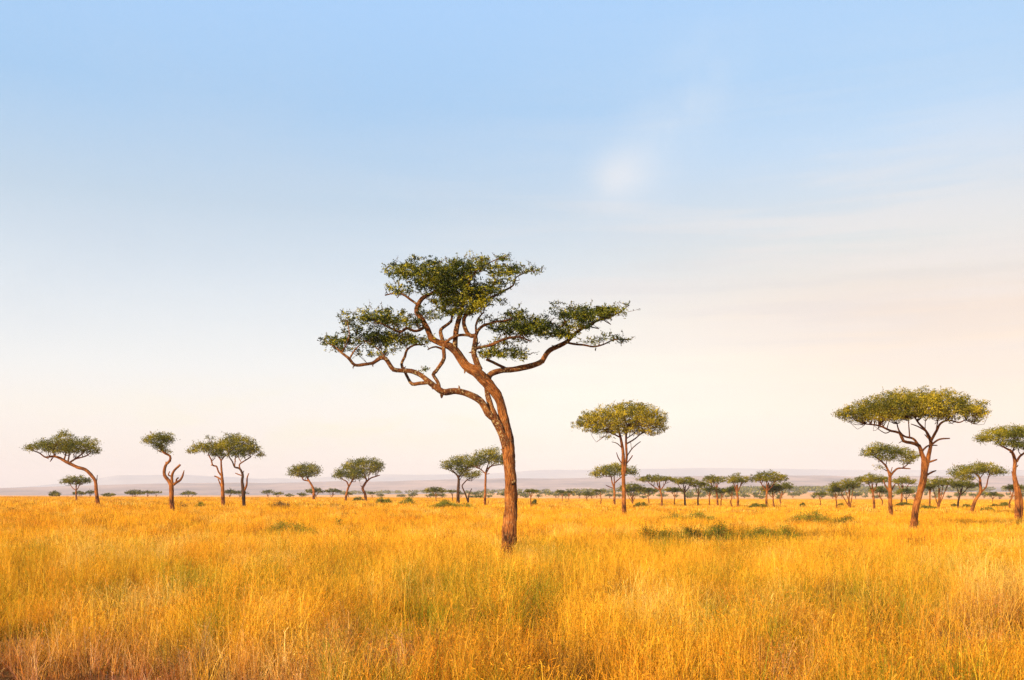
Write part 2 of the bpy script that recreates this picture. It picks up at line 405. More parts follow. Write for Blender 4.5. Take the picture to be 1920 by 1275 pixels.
for (u_, v_, r_, a_, l_, dp_) in [(958,905,4,.2,9,-10),(941,800,3,2.9,6,0),(860,731,2.4,1.3,8,-18),(812,723,2.2,-1.9,7,-28),(740,692,2,-1.4,6,-34),(700,682,1.6,-1.9,6,-34),(665,685,1.5,-2.3,7,-34),(975,692,2.4,1.8,7,24),(1015,676,2.2,-1.,7,36),(1040,652,1.8,2.2,7,39),(868,676,2.6,-2.4,8,3),(835,642,2.2,1.2,7,4),(786,590,1.8,2.9,7,5),(886,662,1.8,2.8,7,0),(894,645,1.6,.4,7,-3),(950,633,1.4,1.6,7,-26),(1085,620,1.2,-.9,8,40),(756,690,1.6,.3,6,-6),(826,683,1.5,.1,7,-14),(1000,684,1.8,-1.6,5,30)]:
    big_limbs.append([(u_, v_, r_, dp_), (u_ + l_ * .6 * math.cos(a_), v_ - l_ * .6 * math.sin(a_), r_ * .7, dp_ - 1), (u_ + l_ * math.cos(a_ + .3), v_ - l_ * math.sin(a_ + .3), r_ * .3, dp_ - 2)])
big_pads = [
 (835,525,60,20,.9),(862,540,36,24,.8),(800,518,48,14,.6),(985,615,45,16,.7),(715,625,50,14,.6),(1110,590,35,12,.6),
 (755,508,34,15),(748,543,28,10,.9),(795,503,42,18,1),(840,513,45,22,1.1),(875,500,32,18),(820,538,40,16,.8),(866,550,38,26,1.2),(850,580,34,14,.9),(808,585,24,18,.5),(835,560,30,16,.8),
 (900,495,22,14),(946,484,15,5.5,.7),(935,508,24,12,1.2),(968,508,20,11,1.1),(1000,507,20,6,.6),(920,541,30,12,1),(945,528,22,9,.8),(900,558,27,19,1),(888,578,22,13,1),(930,565,14,7,.4),
 (700,592,33,13,1),(735,597,35,15,1.1),(650,597,15,12,.5),(778,605,18,11,.8),(622,640,26,8,.8),(655,635,24,14,.7),(700,635,28,14,1),(730,640,30,14,1.1),(765,638,28,11,.9),(796,640,20,7,.7),(695,661,28,9,.45),(722,662,20,7,.4),(643,652,20,9,.6),(668,612,18,12,.6),(797,693,6,3,.6),
 (945,613,30,15,.9),(980,612,30,18,1),(966,588,20,10,1),(1010,612,30,18,1.2),(1036,622,24,14,1.2),(1052,582,20,14,.7),(1072,591,24,12,1),(1105,588,32,15,1.2),(1135,585,22,12,1.1),(1163,583,16,6,.7),(1181,571,8,2,.5),(1085,608,28,10,1),(1062,624,20,12,1),(1110,640,25,5,.35),(1140,635,22,8,.4),(1166,637,14,5,.5),
 (922,660,24,11,1),(955,661,26,11,.9),(975,667,18,9,.5),(908,600,12,9,.4),(960,640,35,7,.5),
]
make_tree((953,1034), big_limbs, big_pads, 'tall leaning acacia with a thick rust brown trunk and tiered crown, much the largest tree',
          leaf=LEAF_BIG, bark=BARK_BIG, limb_bark=BARK_LIMB, leafpx=3.9, lai=6.2, depth=.2, grow=1.11, gaps=.04, gs_=15., trunk_n=2, sides=10, rough=.2, twig=.45,
          sprig=2.6, clus=6.5, trunk_sides=26)

MID = 'umbrella trees standing across the golden plain'
# ---- the other trees one can trace
make_tree((183,943), [
 [(183.5,943,3.8),(180.5,921,3.3),(179,903,3.1),(172.5,892.5,3.2),(160,880.5,3.2),(146,876.6,3),(135,871,3),(124,866,3),(112.5,859,2.6),(101,855.5,2),(93,856.5,1.8),(84,857,1.5),(75,850,1.2),(62,845,.8)],
 [(127.5,866,1.6),(129.4,855,1.4),(130,840,1)],[(120,862.5,1.6),(124,848,1.3),(124,835,1)],[(131,867,1.8),(146,857,1.6),(157.5,848,1.1)],[(143,860,1.3),(161,855,1.2),(170,849,.8)],
 [(105,857,1.2),(100,848,1.1),(98,840,.8)],[(181,904,1),(182,896,.8),(182.4,890.6,.5)]],
 [(60,839,16,6),(85,833,21,10),(112,829,20,12),(121,815,12,7,.8),(140,831,18,11),(165,832,16,11),(176,844,11,8,.8),(102,842,24,7),(135,843,20,7),(155,846,14,5,.5)],
 'acacia with a bowed trunk leaning left under a wide flat crown, near the left edge', LEAF_DARK, group=MID, sprig=.8)
make_tree((323,955), [
 [(323.4,955,4.4),(321.6,939,4.4),(321.6,920.6,4.4),(320.6,908,4.4),(315,900,3.6),(308.4,890.6,3.1),(308.6,879,2.9),(312,870,2.6),(318.4,864,2.6),(318.8,855,2.1),(309.4,850,2.1),(304,845,1.9),(303,835,1.2)],
 [(323,908,3),(322.5,893,2.6),(326,883,2.2),(333,876,2.1),(337.8,871.5,2.1)],[(325,909,2.6),(331,904.5,2.4),(338,900,2.1),(342,893,2),(343.5,888,1.6),(345.3,881.5,.6)],
 [(330,905,1.5),(331,899,1.4),(334.5,895.6,1.3)],[(322,893,1.4),(316,890.5,1.2),(318,884,.9)],[(311,866,1.2),(312,872,1.2)]],
 [(280,825,12,8),(297,818,17,7),(313,822,13,9),(299,832,14,10),(304,842,10,6,.6),(317,846,5,4,.6)],
 'gnarled half dead tree with broken bare stubs and one small leafy tuft on top', LEAF_MID, sprig=1, group=MID)
make_tree((418.4,945), [
 [(418.4,945,4),(417.5,920.6,3.4),(416.8,902,3.1),(415.6,885,2),(414.7,870,1.7),(414,862,1.5),(408,855,1.1),(400,848,.8)],[(414.5,864,1.3),(422,855,1.1),(432,850,.8)],
 [(416.6,894,1.7),(410,885,1.6),(406,875,1.5),(399,872,1.4),(395.5,861,1.3),(390,852,.9)],[(417,901,1.5),(409,895.5,1.4),(402,892.5,1.1)],[(414.5,912,1.3),(409,898,1)],[(399,872,1),(396,872,1)],[(401,850,.7),(397,835,.6),(392,824,.5)]],
 [(362,845,12,5,.8),(380,837,18,8),(400,842,20,9),(396,820,12,3,.35),(412,850,18,6,.9),(415,835,16,9)],
 'slim pale trunked acacia, the left one of a touching pair', LEAF_MID, sprig=1, group=MID)
make_tree((457,946), [
 [(457.3,946,3.4),(456,920.6,3.4),(454,902,2.7),(455,890.6,2.3),(449.6,879,1.9),(440,875.6,1.6),(436,866,1.4),(430.6,858,1.2),(427,850,.8)],
 [(450,879,1.4),(449,871,1.3),(457,865,1.2),(470,857,1)],[(458,920,2),(462.5,909,1.8),(463.4,896,1.3),(466.5,887.5,.8)],[(454,892,1.1),(446,889,1),(441,887,.7)],[(440,875,1.1),(441,861,1),(442,850,.7)],[(455,888,1),(457.4,882.5,.6)],[(452,866,.8),(447,857,.7),(448,848,.5)]],
 [(437,822,20,8),(428,836,20,10),(458,832,20,13),(474,843,14,8),(487,852,8,5,.8),(450,848,24,8)],
 'dark trunked acacia with a bare upright stub, right one of the touching pair', LEAF_MID, bark=BARK_DARK, limb_bark=BARK, sprig=1, group=MID)
make_tree((588,936), [
 [(588,936,2.5),(588,919,2.3),(584,909,2),(579,901,1.8),(575,893,1.5),(572,886,1)],[(579,902,1.3),(569,899.5,1.3),(565.6,894,1.2),(560,888,.8)],[(576,895,1),(583,893,.8),(590,888,.6)]],
 [(570,876,19,8),(555,882,14,7),(588,881,13,8),(570,888,28,6.5)],
 'single small acacia with a dense dome crown and trunk curving down to the right', LEAF_DARK, sprig=.5, group=MID)
make_tree((648,938), [
 [(648,938,2.4),(650,924,1.9),(654,912.5,1.8),(658,905,1.5),(663,898,1.1)],[(654,913,1.3),(650,903,1.2),(643,899.5,.9),(638,895,.6)]],
 [(637,889,11,8),(652,888,18,8),(668,893,16,6)],
 'small acacia with a low dark crown tucked under its taller right neighbour', LEAF_DARK, sprig=.5, group=MID)
make_tree((685.6,938), [
 [(685.6,938,2.6),(684.7,927.5,2.5),(680,916,2.4),(683.8,908,2.1),(687,902,1.8),(685.6,895.6,1.5),(682,886,1)],[(687.5,903,1.5),(695,896.6,1.3),(704,893.5,1.1),(712,891,.8)],[(686,897,1.1),(674,892,.9),(668,886,.7)],[(680,915,.8),(676,910,.5)],[(706,893,.7),(710,885,.5)],[(690,900,.8),(693,888,.6)]],
 [(655,875,14,7),(672,868,18,8),(690,866,20,8),(706,875,14,8),(684,881,27,7),(672,886,18,6,.7)],
 'acacia with a kinked trunk and a bare twiggy limb under the right of its crown', LEAF_MID, sprig=.6, group=MID)
make_tree((859,942.5), [
 [(859,942.5,3.3),(859,922,2.9),(860,905,2.4),(859,894,2),(852.5,886,1.4),(846,880,.9)],[(860,896,1.6),(866,887,1.4),(875,880,.9)],[(858,925,1),(864,922,.6)],[(854,888,.9),(842,881,.7)]],
 [(838,872,10,8),(852,867,15,9),(872,865,20,11),(885,870,14,8),(866,880,18,7),(876,888,16,4,.8)],
 'dark trunked acacia, left one of three clumped just left of the largest tree', LEAF_DARK, bark=BARK_DARK, sprig=.5, group=MID)
make_tree((877.5,941), [
 [(877.5,941,1.9),(873,927.5,1.5),(866.8,912.5,1.2),(869,907,1.1),(877,899,1),(888,895,.7)],[(878,939,1.5),(879.4,927.5,1.2),(884.5,916,.7)],[(876,900,.7),(884,902,.5)]],
 [(882,892,14,4,.8),(894,888,8,4.5,1)],
 'thin leaning tree with a bare V shaped fork at its foot', LEAF_DARK, bark=BARK_DARK, sprig=.5, group=MID)
make_tree((909,946), [
 [(909,946,2.8),(909.7,922,2.1),(910.6,894,1.9),(910.6,886,1.5),(914,875,1.1),(918,862,.8)],[(910,888,1.3),(902,880.6,1.1),(895,877,.9),(888,873,.6)],[(911,888,1.3),(920,875,1.1),(938,871,.8),(950,869,.5)],[(912,880,.9),(928,868,.7)],[(911,889,.9),(918,888,.5)],[(915,946,1),(915.5,938,.4)]],
 [(912,852,22,9,.8),(928,859,20,11,.7),(898,864,14,9,.9),(925,844,16,5,.6),(944,862,14,9,.7),(957,868,8,5,.6)],
 'pale trunked acacia with an airy crown partly hidden behind the largest trunk', LEAF_MID, sprig=.7, group=MID)
make_tree((1170.7,964.6), [
 [(1170.7,964.6,4.6),(1169.7,940,3.9),(1169.7,921,3.7),(1168.6,889,3.4),(1168.6,868,3.6),(1168.2,847,2.9),(1165.4,830,2.5),(1162,815,2),(1158,800,1.3)],
 [(1171,888,2.4),(1173.5,868,2.4),(1175,855.5,2.2),(1174,834,2.1),(1174,815,2),(1176,798,1.3)],
 [(1165,868,1.1),(1159,857.7,1),(1156,848.5,.6)],[(1174,870,1.3),(1182,860,1.1),(1185.8,854,.8)],[(1175,856,1.1),(1184.5,842,1),(1193,834,.9),(1201,828,.7)],[(1167,841,1),(1157,831.5,.9),(1147,828.5,.5)],
 [(1163,820,1.5),(1150.6,814,1.3),(1136,808,.9),(1120,802,.6)],[(1175,832,1.5),(1188.7,824,1.3),(1200,815,1),(1215,806,.7)],[(1175,822,1.1),(1190,812,.9)],[(1184,842,.5),(1182.5,830,.4)],[(1118,829,.4),(1128,822,.6),(1136,816,.7),(1140,808,.7)]],
 [(1093,796,20,8),(1113,783,26,12),(1133,792,30,14),(1150,772,32,13),(1180,768,30,13),(1175,790,34,16),(1205,770,26,12),(1215,788,26,14),(1234,785,16,15,.9),(1238,801,12,7,.9),(1120,806,24,7,.8),(1200,806,26,8,.9),(1160,807,24,8,.9),(1226,811,14,5,.7),(1140,818,12,4,.35)],
 'upright tree with a bright yellow green mushroom crown right of the largest tree', LEAF_YEL, sprig=1.3, leafpx=2.8, lai=3.6, depth=.5, sides=10, group=MID)
make_tree((1152,945), [
 [(1152,945,2.3),(1151.7,917,1.9),(1147.6,904,1.3),(1146,894,1),(1140,888,.6)],[(1152,917,1.3),(1152,904,1.2),(1151,890,.8)],[(1152,906,1.1),(1165,894.7,1),(1175,890,.6)],[(1151,916,.9),(1140,911.7,.8),(1135.8,909,.4)],[(1146,894,.7),(1132,893,.5),(1122,892,.4)]],
 [(1118,889,14,5),(1135,880,18,7),(1155,876,19,7),(1175,880,18,7),(1187,888,9,4),(1150,887,32,4.5)],
 'acacia with a wide domed crown directly behind the yellow green mushroom shaped tree', LEAF_MID, sprig=.6, group=MID)
make_tree((1713,988.7), [
 [(1713,988.7,7.4),(1715,970,6.4),(1717,951,6.2),(1725.7,921,6),(1732,896,6.4),(1733,873,6),(1732,860,4.6),(1728,850.6,4),(1723,836,3.6),(1708,830,2.9),(1694,827,2.8),(1687,812,2.5),(1670.5,808,2),(1648,798,1.6),(1622.8,795,1.1)],
 [(1735,885,4.5),(1740,860,4),(1744.5,838,3.3),(1744.5,825.5,3),(1736,808,2.3),(1723,794,1.9),(1715,782,1.2)],
 [(1745,828,2.8),(1755.8,808,2.4),(1763.4,794,2),(1778.4,788,1.6),(1798,792,1.2),(1811,788,.9),(1826,795,.6)],
 [(1724,838,2.4),(1713,823,2.1),(1696,818,1.9),(1686,808,1.5),(1682,795,1)],[(1745,835,2),(1761,824,1.7),(1781,822,1)],[(1729,846,1.9),(1740,836,1.6),(1757,835,.9)],[(1737,868,2.2),(1750,864,1.8),(1757,861.5,1)],[(1739,890,2),(1748,885,1.7),(1754.8,882.5,1)],
 [(1705.6,820,1.3),(1704,798,1),(1703,785,.7)],[(1735,808,1.4),(1722,800,1.2),(1708,795,.8)],[(1755,810,1.2),(1758,790,1),(1760,778,.7)],[(1690,828,.9),(1685,831,.4)],[(1670,808,1),(1660,812,.9),(1646,804,.6)],[(1740,822,.9),(1735,806,.8),(1735,790,.7)],[(1742,824,.8),(1734,815,.8)]],
 [(1584,776,18,9),(1608,769,30,12),(1640,762,35,16),(1670,753,38,17),(1700,750,38,18),(1690,770,45,16),(1735,748,35,17),(1740,768,40,16),(1775,745,35,15),(1790,764,38,16),(1818,765,28,14),(1837,773,16,11),(1660,780,45,10),(1608,783,28,8,.8),(1775,780,30,7,.8),(1843,757,9,5,.6),(1828,785,14,6,.6)],
 'broad flat topped acacia with a stout forked trunk and bare stubs, largest on the right', LEAF_YEL, sprig=1.3, leafpx=2.8, lai=3.4, depth=.45, sides=12, rough=.12, group=MID)
make_tree((1669.7,966), [
 [(1670.5,966,4.4),(1669,940,3.8),(1669,926,3.6),(1668.5,905,3.1),(1668.5,891,3),(1664,880,2),(1659,871,1.7),(1646.6,860.7,1.3),(1638,855,.8)],[(1670,892,2.2),(1676,884,1.9),(1685.5,878,1.7),(1707,879,.9)],[(1692,878,1.2),(1700,872,1.1),(1708,864,.7)],[(1668,923,1.6),(1660,910,1.4),(1656,900,.9)],[(1670,922,1.7),(1678,908,1.1)],[(1669,890,1),(1673,876,.7)],[(1661,873,.9),(1663,862,.7)]],
 [(1630,850,17,7),(1645,840,18,8),(1665,844,19,8),(1664,857,22,7),(1688,847,17,8),(1706,854,18,8),(1700,864,14,5,.7),(1652,875,8,7,.3)],
 'medium acacia with two crown tiers, its leaves touching the stout forked tree', LEAF_MID, sprig=.9, group=MID)
make_tree((1909,973.7), [
 [(1908,973.7,5.6),(1908,950,5.2),(1907,925,5),(1905,908,4.8),(1901.5,888,3.7),(1903,866,3.6),(1897.7,848,2.6),(1887,841,1.8),(1876,835,1)],[(1906,866,2.4),(1912,856,2.2),(1921,849,2),(1935,838,1.3)],[(1899,892,1.3),(1897,884,.7)],[(1907,875,1),(1909,872,.6)],[(1898,850,1),(1904,835,.8)],[(1915,974,2.6),(1916,940,2.4),(1910,912,2.2)]],
 [(1843,823,18,6.5),(1868,815,26,11),(1898,811,30,12),(1925,811,30,13),(1888,829,24,8),(1918,832,22,10),(1948,820,18,11)],
 'acacia with a blackened patch on its trunk, cut off by the right edge', LEAF_MID, sprig=1, leafpx=2.5, group=MID)
make_tree((1822,958.6), [
 [(1822,958.6,3.8),(1828.7,938.5,3.1),(1838,923,2.9),(1838,906,2.6),(1836,895,1.8),(1826,886,1)],[(1838.5,924,1.6),(1848.7,913,1.4),(1852.5,898,1.1),(1856,888,.7)],[(1837,897,1.1),(1844,888,.7)]],
 [(1800,884,18,10),(1825,879,24,10),(1850,879,22,10),(1872,883,15,8),(1812,894,20,6,.9)],
 'acacia with an S curved trunk leaning right beneath a thick crown, near the right edge', LEAF_MID, sprig=.7, group=MID)

# ---- smaller trees: (u, base v, d or None, crown left, right, top, bottom, stems, label, leaf)
def auto_tree(u, vb, d, x0, x1, y0, y1, stems, label, leaf=LEAF_DARK, bark=BARK, group='small umbrella trees in the distance', dens=1., parts=False, lp=1.9):
    w = x1 - x0; cx = (x0 + x1) / 2; h = y1 - y0
    limbs = []; r0 = max(.55, min(2.1, (vb - y0) * .033))
    hk = y1 + (vb - y1) * (.35 if stems < 3 else .8)
    fork = (u + (cx - u) * .4 + rs.normal() * .6, hk)
    limbs.append([(u, vb, r0 * 1.2), (u + rs.normal() * .6, vb * .5 + hk * .5, r0), (*fork, r0 * .9), (fork[0] * .6 + (cx + rs.normal() * w * .06) * .4, y1, r0 * .6)])
    nb = 2 if stems <= 2 else 3
    for k in range(nb + (w > 30)):
        t = (k + .5) / (nb + (w > 30)) * 2 - 1 + rs.normal() * .12
        ex = cx + t * w * .33
        st = fork if stems < 3 else (u + rs.normal(), vb - 1)
        limbs.append([(st[0], st[1] + .5, r0 * .65), (st[0] * .5 + ex * .5, st[1] * .45 + y1 * .55, r0 * .5), (ex, y0 * .4 + y1 * .6, r0 * .28)])
    npd = max(3, int(w / max(h, 5) * 1.6)); pads = []
    for k in range(npd):
        t = (k + .5) / npd * 2 - 1
        arch = (1 - t * t)
        top = y0 + h * (.36 * (1 - arch)) + rs.rand() * h * .15
        bot = y1 - h * .12 * (1 - arch) - rs.rand() * h * .15
        pads.append((cx + t * w * .43, (top + bot) / 2, w / npd * .8, max((bot - top) / 2, 1.6), dens))
    return make_tree((u, vb), limbs, pads, label, leaf, bark, d=d, leafpx=lp, lai=3.6, depth=.5, group=group, sides=5, rough=.05, twig=.12,
                     branch_parts=parts, clus=3.2, gs_=8., gaps=-.35)
FAR = [
 (1186,943.5,None,1160,1207,904,925,3,'squat multi stemmed tree just right of the yellow green mushroom tree',LEAF_MID),
 (1217,943,None,1192,1236,914,924,2,'low thin forked tree between a squat multi stemmed tree and a wide dark one',LEAF_MID),
 (1241,946.6,None,1190,1272,890,904,2,'wide flat acacia with spreading pale limbs right of the mushroom shaped tree',LEAF_DARK),
 (1265,945.5,None,1247,1282,912,924,2,'low pale green bushy tree beneath two overlapping flat crowns',LEAF_MID),
 (1284.4,946.6,None,1258,1308,892,911,1,'dark acacia on a straight nearly black trunk in the right middle distance',LEAF_DARK),
 (1309,946.6,None,1296,1328,899,916,1,'slender acacia close behind the one with the straight black trunk',LEAF_DARK),
 (1330.3,947.5,None,1315,1346,908,922,1,'short sloping crowned tree left of a close row of four trunks',LEAF_DARK),
 (1345.3,947.5,None,1318,1360,889,907,1,'tall flat crowned acacia at the left end of a close row of four trunks',LEAF_MID),
 (1352,947.5,None,1340,1368,914,926,2,'low dark tree second in the close row of four trunks',LEAF_DARK),
 (1372,948.4,None,1358,1384,910,924,1,'narrow dark tree third in the close row of four trunks',LEAF_DARK),
 (1383,949.4,None,1361,1402,887,909,1,'acacia leaning left at the right end of a close row of four trunks',LEAF_MID),
 (1437,949.4,None,1405,1477,883,905,1,'broad acacia standing alone with a dark bush at its foot',LEAF_MID),
 (1451,949,None,1427,1466,906,924,2,'short twin stemmed tree tucked under the broad lone acacia',LEAF_MID),
 (1464,944,None,1446,1486,903,921,2,'dark round headed tree right of the twin stemmed one',LEAF_DARK),
 (1538,947.5,None,1524,1552,922,929,1,'little flat table shaped tree on one thin trunk',LEAF_DARK),
 (1568.4,950,None,1551,1582,910,925,1,'thin bent tree left of a many stemmed spreading tree',LEAF_MID),
 (1593,950,None,1556,1617,897,918,3,'many stemmed spreading tree with a sloping dense crown',LEAF_MID),
 (1639,952,None,1603,1666,887,908,2,'flat topped acacia behind the two tiered one, to its left',LEAF_MID),
 (1654,946,None,1630,1668,912,926,2,'low tree seen under the flat topped acacia behind the two tiered one',LEAF_DARK),
 (1690,946,None,1672,1716,893,910,1,'dark crowned acacia seen between the two tiered tree and the stout forked one',LEAF_MID),
 (1700,947,None,1681,1716,914,928,2,'dark slanting tree right beside the stout forked trunk, on its left',LEAF_DARK),
 (1743,951,None,1734,1752,905,918,1,'thin leaning stem tree directly right of the stout forked trunk',LEAF_MID),
 (1759,951,None,1736,1788,893,915,3,'crooked double trunked tree with a rounded crown right of the stout forked one',LEAF_MID),
 (1796,951,None,1776,1836,898,916,2,'dark trunked tree in front of which the S curved trunk stands',LEAF_DARK),
 (1893,952,None,1881,1925,906,920,1,'dark green low crown hidden behind the blackened trunk at the right edge',LEAF_MID),
 (1861,941,None,1847,1877,921,931,2,'little tree with a dome crown between the S curved and the blackened trunk',LEAF_MID),
 (143.4,936,None,112,172,891,910,2,'round headed small acacia behind the bowed trunk at far left',LEAF_DARK),
 (150,936,470,135,162,921,928,2,'tiny flat tree below the round headed small acacia',LEAF_DARK),
 (169,936,470,161,177,919,926,1,'tiny tree close against the left of the bowed trunk',LEAF_DARK),
 (203,936,480,190,216,924,931,2,'tiny low flat tree just right of the bowed trunk',LEAF_DARK),
 (252,936,470,234,270,917,928,2,'largest of three touching flat trees between the bowed and the half dead tree',LEAF_DARK),
 (277,936,480,266,290,919,926,2,'middle one of three touching flat trees left of the half dead tree',LEAF_DARK),
 (293,936,490,285,303,921,926,1,'smallest, rightmost of three touching flat trees left of the half dead tree',LEAF_DARK),
 (354,937,480,338,369,920.5,928,3,'small flat tree between the half dead tree and the touching pair',LEAF_DARK),
 (430,938,480,421,443,916,928,2,'hazy small tree right behind the left trunk of the touching pair',LEAF_DARK),
 (450,938,480,440,465,919,927,2,'hazy small tree right behind the dark trunk of the touching pair',LEAF_DARK),
 (503,938,480,491,514,918,926,1,'small distant tree with a pointed top, leftmost of three right of the touching pair',LEAF_DARK),
 (521,938,480,512,533,922,928,2,'small distant flat tree next to one with a pointed top',LEAF_DARK),
 (542,938,520,534,551,926,930,1,'tiny flat tree left of the dome crowned acacia',LEAF_DARK),
 (567,938,500,558,576,924,930,1,'tiny flat tree under the dome crowned acacia, left of its trunk',LEAF_DARK),
 (592,938,420,573,607,914,926,2,'small acacia directly behind the dome crowned acacia trunk',LEAF_DARK),
 (623,938,430,608,641,916,923.5,2,'small acacia with thin V limbs between the dome crowned one and the low dark one',LEAF_DARK),
 (654,938,480,645,661,923,928,1,'tiny tree peeping out right behind the low dark acacia trunk',LEAF_DARK),
 (698,938,480,690,705,922,927,1,'tiny lone umbrella tree just right of the kinked trunk',LEAF_DARK),
 (818,939.5,None,797,836,913,924,1,'small umbrella tree left of the clump of three, with low crowns at its sides',LEAF_MID),
 (806,938,520,799,815,926,930.5,1,'tiny low crown left under a small umbrella tree',LEAF_DARK),
 (828,938,520,821,836,925,931,1,'tiny low crown right under a small umbrella tree',LEAF_DARK),
 (848,938.5,None,838,855,918,923.5,1,'tiny thin umbrella tree immediately left of the dark trunked acacia',LEAF_DARK),
 (899,938,520,892,907,927,933,2,'tiny dark bushy tree left of the pale trunked acacia',LEAF_DARK),
 (995.6,948.7,None,983,1009,916.5,924,1,'small umbrella tree on a straight pale stem just right of the largest trunk',LEAF_MID),
 (1054,939,None,1041,1064,918,925,1,'left one of two joined tiny umbrella trees midway to the mushroom tree',LEAF_MID),
 (1066,938,None,1060,1076,919,925,1,'right one of two joined tiny umbrella trees midway to the mushroom tree',LEAF_MID),
 (1101,938,None,1093,1110,919,930,2,'tiny dark round tree left of a thin flat one',LEAF_DARK),
 (1126,944.5,None,1109,1137,917.5,923,1,'thin flat topped tree left of the domed one behind the mushroom tree',LEAF_DARK),
 (102,936,450,93,112,919.5,932,3,'dark round bushy tree sitting on the horizon at far left',LEAF_DARK),
]
for a in FAR:
    bk = BARK_DARK if 'black trunk' in a[8] or 'dark trunked' in a[8] or 'slanting' in a[8] else BARK
    auto_tree(*a[:9], leaf=a[9], bark=bk, parts=(a[1] - a[5] > 40))

# tiny hazy trees scattered over the far plain
def tiny(u, d, wpx, hpx, k):
    s = d / F
    x = (u - CX) * s; z = float(terrain(x, d)) - GH * .3; vb = HY + (CAMH - z) / s
    top = vb - hpx
    return auto_tree(u, vb, d, u - wpx / 2, u + wpx / 2, top, top + hpx * (.5 if k else .7), 1 + k, 'tiny hazy umbrella tree far out on the plain in front of the hills',
                     leaf=LEAF_DARK, group='tiny hazy trees on the far plain', lp=1.6)
rt = np.random.RandomState(11)
for i in range(64):
    u = 700 + 1220 * ((i + rt.rand() * .9) / 64)
    if u < 860 and i % 2: continue
    d = 620 + 380 * rt.rand()
    tiny(u + rt.normal() * 6, d, 6 + 18 * rt.rand() ** 1.6, 4 + 9 * rt.rand() * 700 / d, int(rt.rand() * 2))

# ------------------------------------------------------------------ shrubs and low green plants
def shrub(u, v, wpx, hpx, label, m=LEAF_SHRUB, name='shrub', group='low shrubs among the golden grass', dens=1., stalk=True):
    d = ray_d(u, v); s = d / F
    bx = (u - CX) * s; bz = float(soil(bx, d))
    w = wpx * s; w *= 1.25; h = hpx * s * 1.05 + GH
    ncl = int(48 * dens * max(1, wpx / 12))
    C = np.stack([rs.uniform(-.5, .5, ncl) * w, rs.normal(size=ncl) * w * .16, np.zeros(ncl)], 1)
    hh = h * (1 - (C[:, 0] / (w * .55)) ** 2).clip(.15) * (.45 + .75 * vnoise(C[:, 0] / (w * .09 + .1) + u, C[:, 0] * 0 + v))
    C[:, 2] = hh * rs.rand(ncl) ** .6
    per = 26
    o = rs.normal(size=(ncl, per, 3)); o[..., 2] *= .8
    P = (C[:, None] + o * (h * .16)).reshape(-1, 3); P[:, 2] = np.abs(P[:, 2])
    L = max(1.9 * s, .07) * (.6 + .9 * rs.rand(len(P)))
    V = leaf_quads(P, L, L * .38, np.array([0, 0, .9]), .8)
    # upright stalks
    ns = ncl
    B = C[:ns].copy(); B[:, 2] = 0
    T = Tubes()
    for c, b in zip(C[::2], B[::2]):
        T.add([(*b, .35 * s), (*(b * .4 + c * .6 + rs.normal(size=3) * .05), .3 * s), (*(c + np.array([0, 0, h * .12])), .15 * s)], 3, step=h, cap=False)
    o_ = link(name, None, None, (bx, d, bz)); tag(o_, label, 'shrub', group)
    nq = len(V) // 4
    me = np_mesh(name, np.concatenate([V, np.array(T.v)]), np.concatenate([np.arange(len(V)), np.array([i for f in T.f for i in f]) + len(V)]),
                 np.concatenate([np.full(nq, 4), [len(f) for f in T.f]]), [m, BARK_TWIG], np.concatenate([np.zeros(nq), np.ones(len(T.f))]))
    link('foliage', me, o_)
    return o_
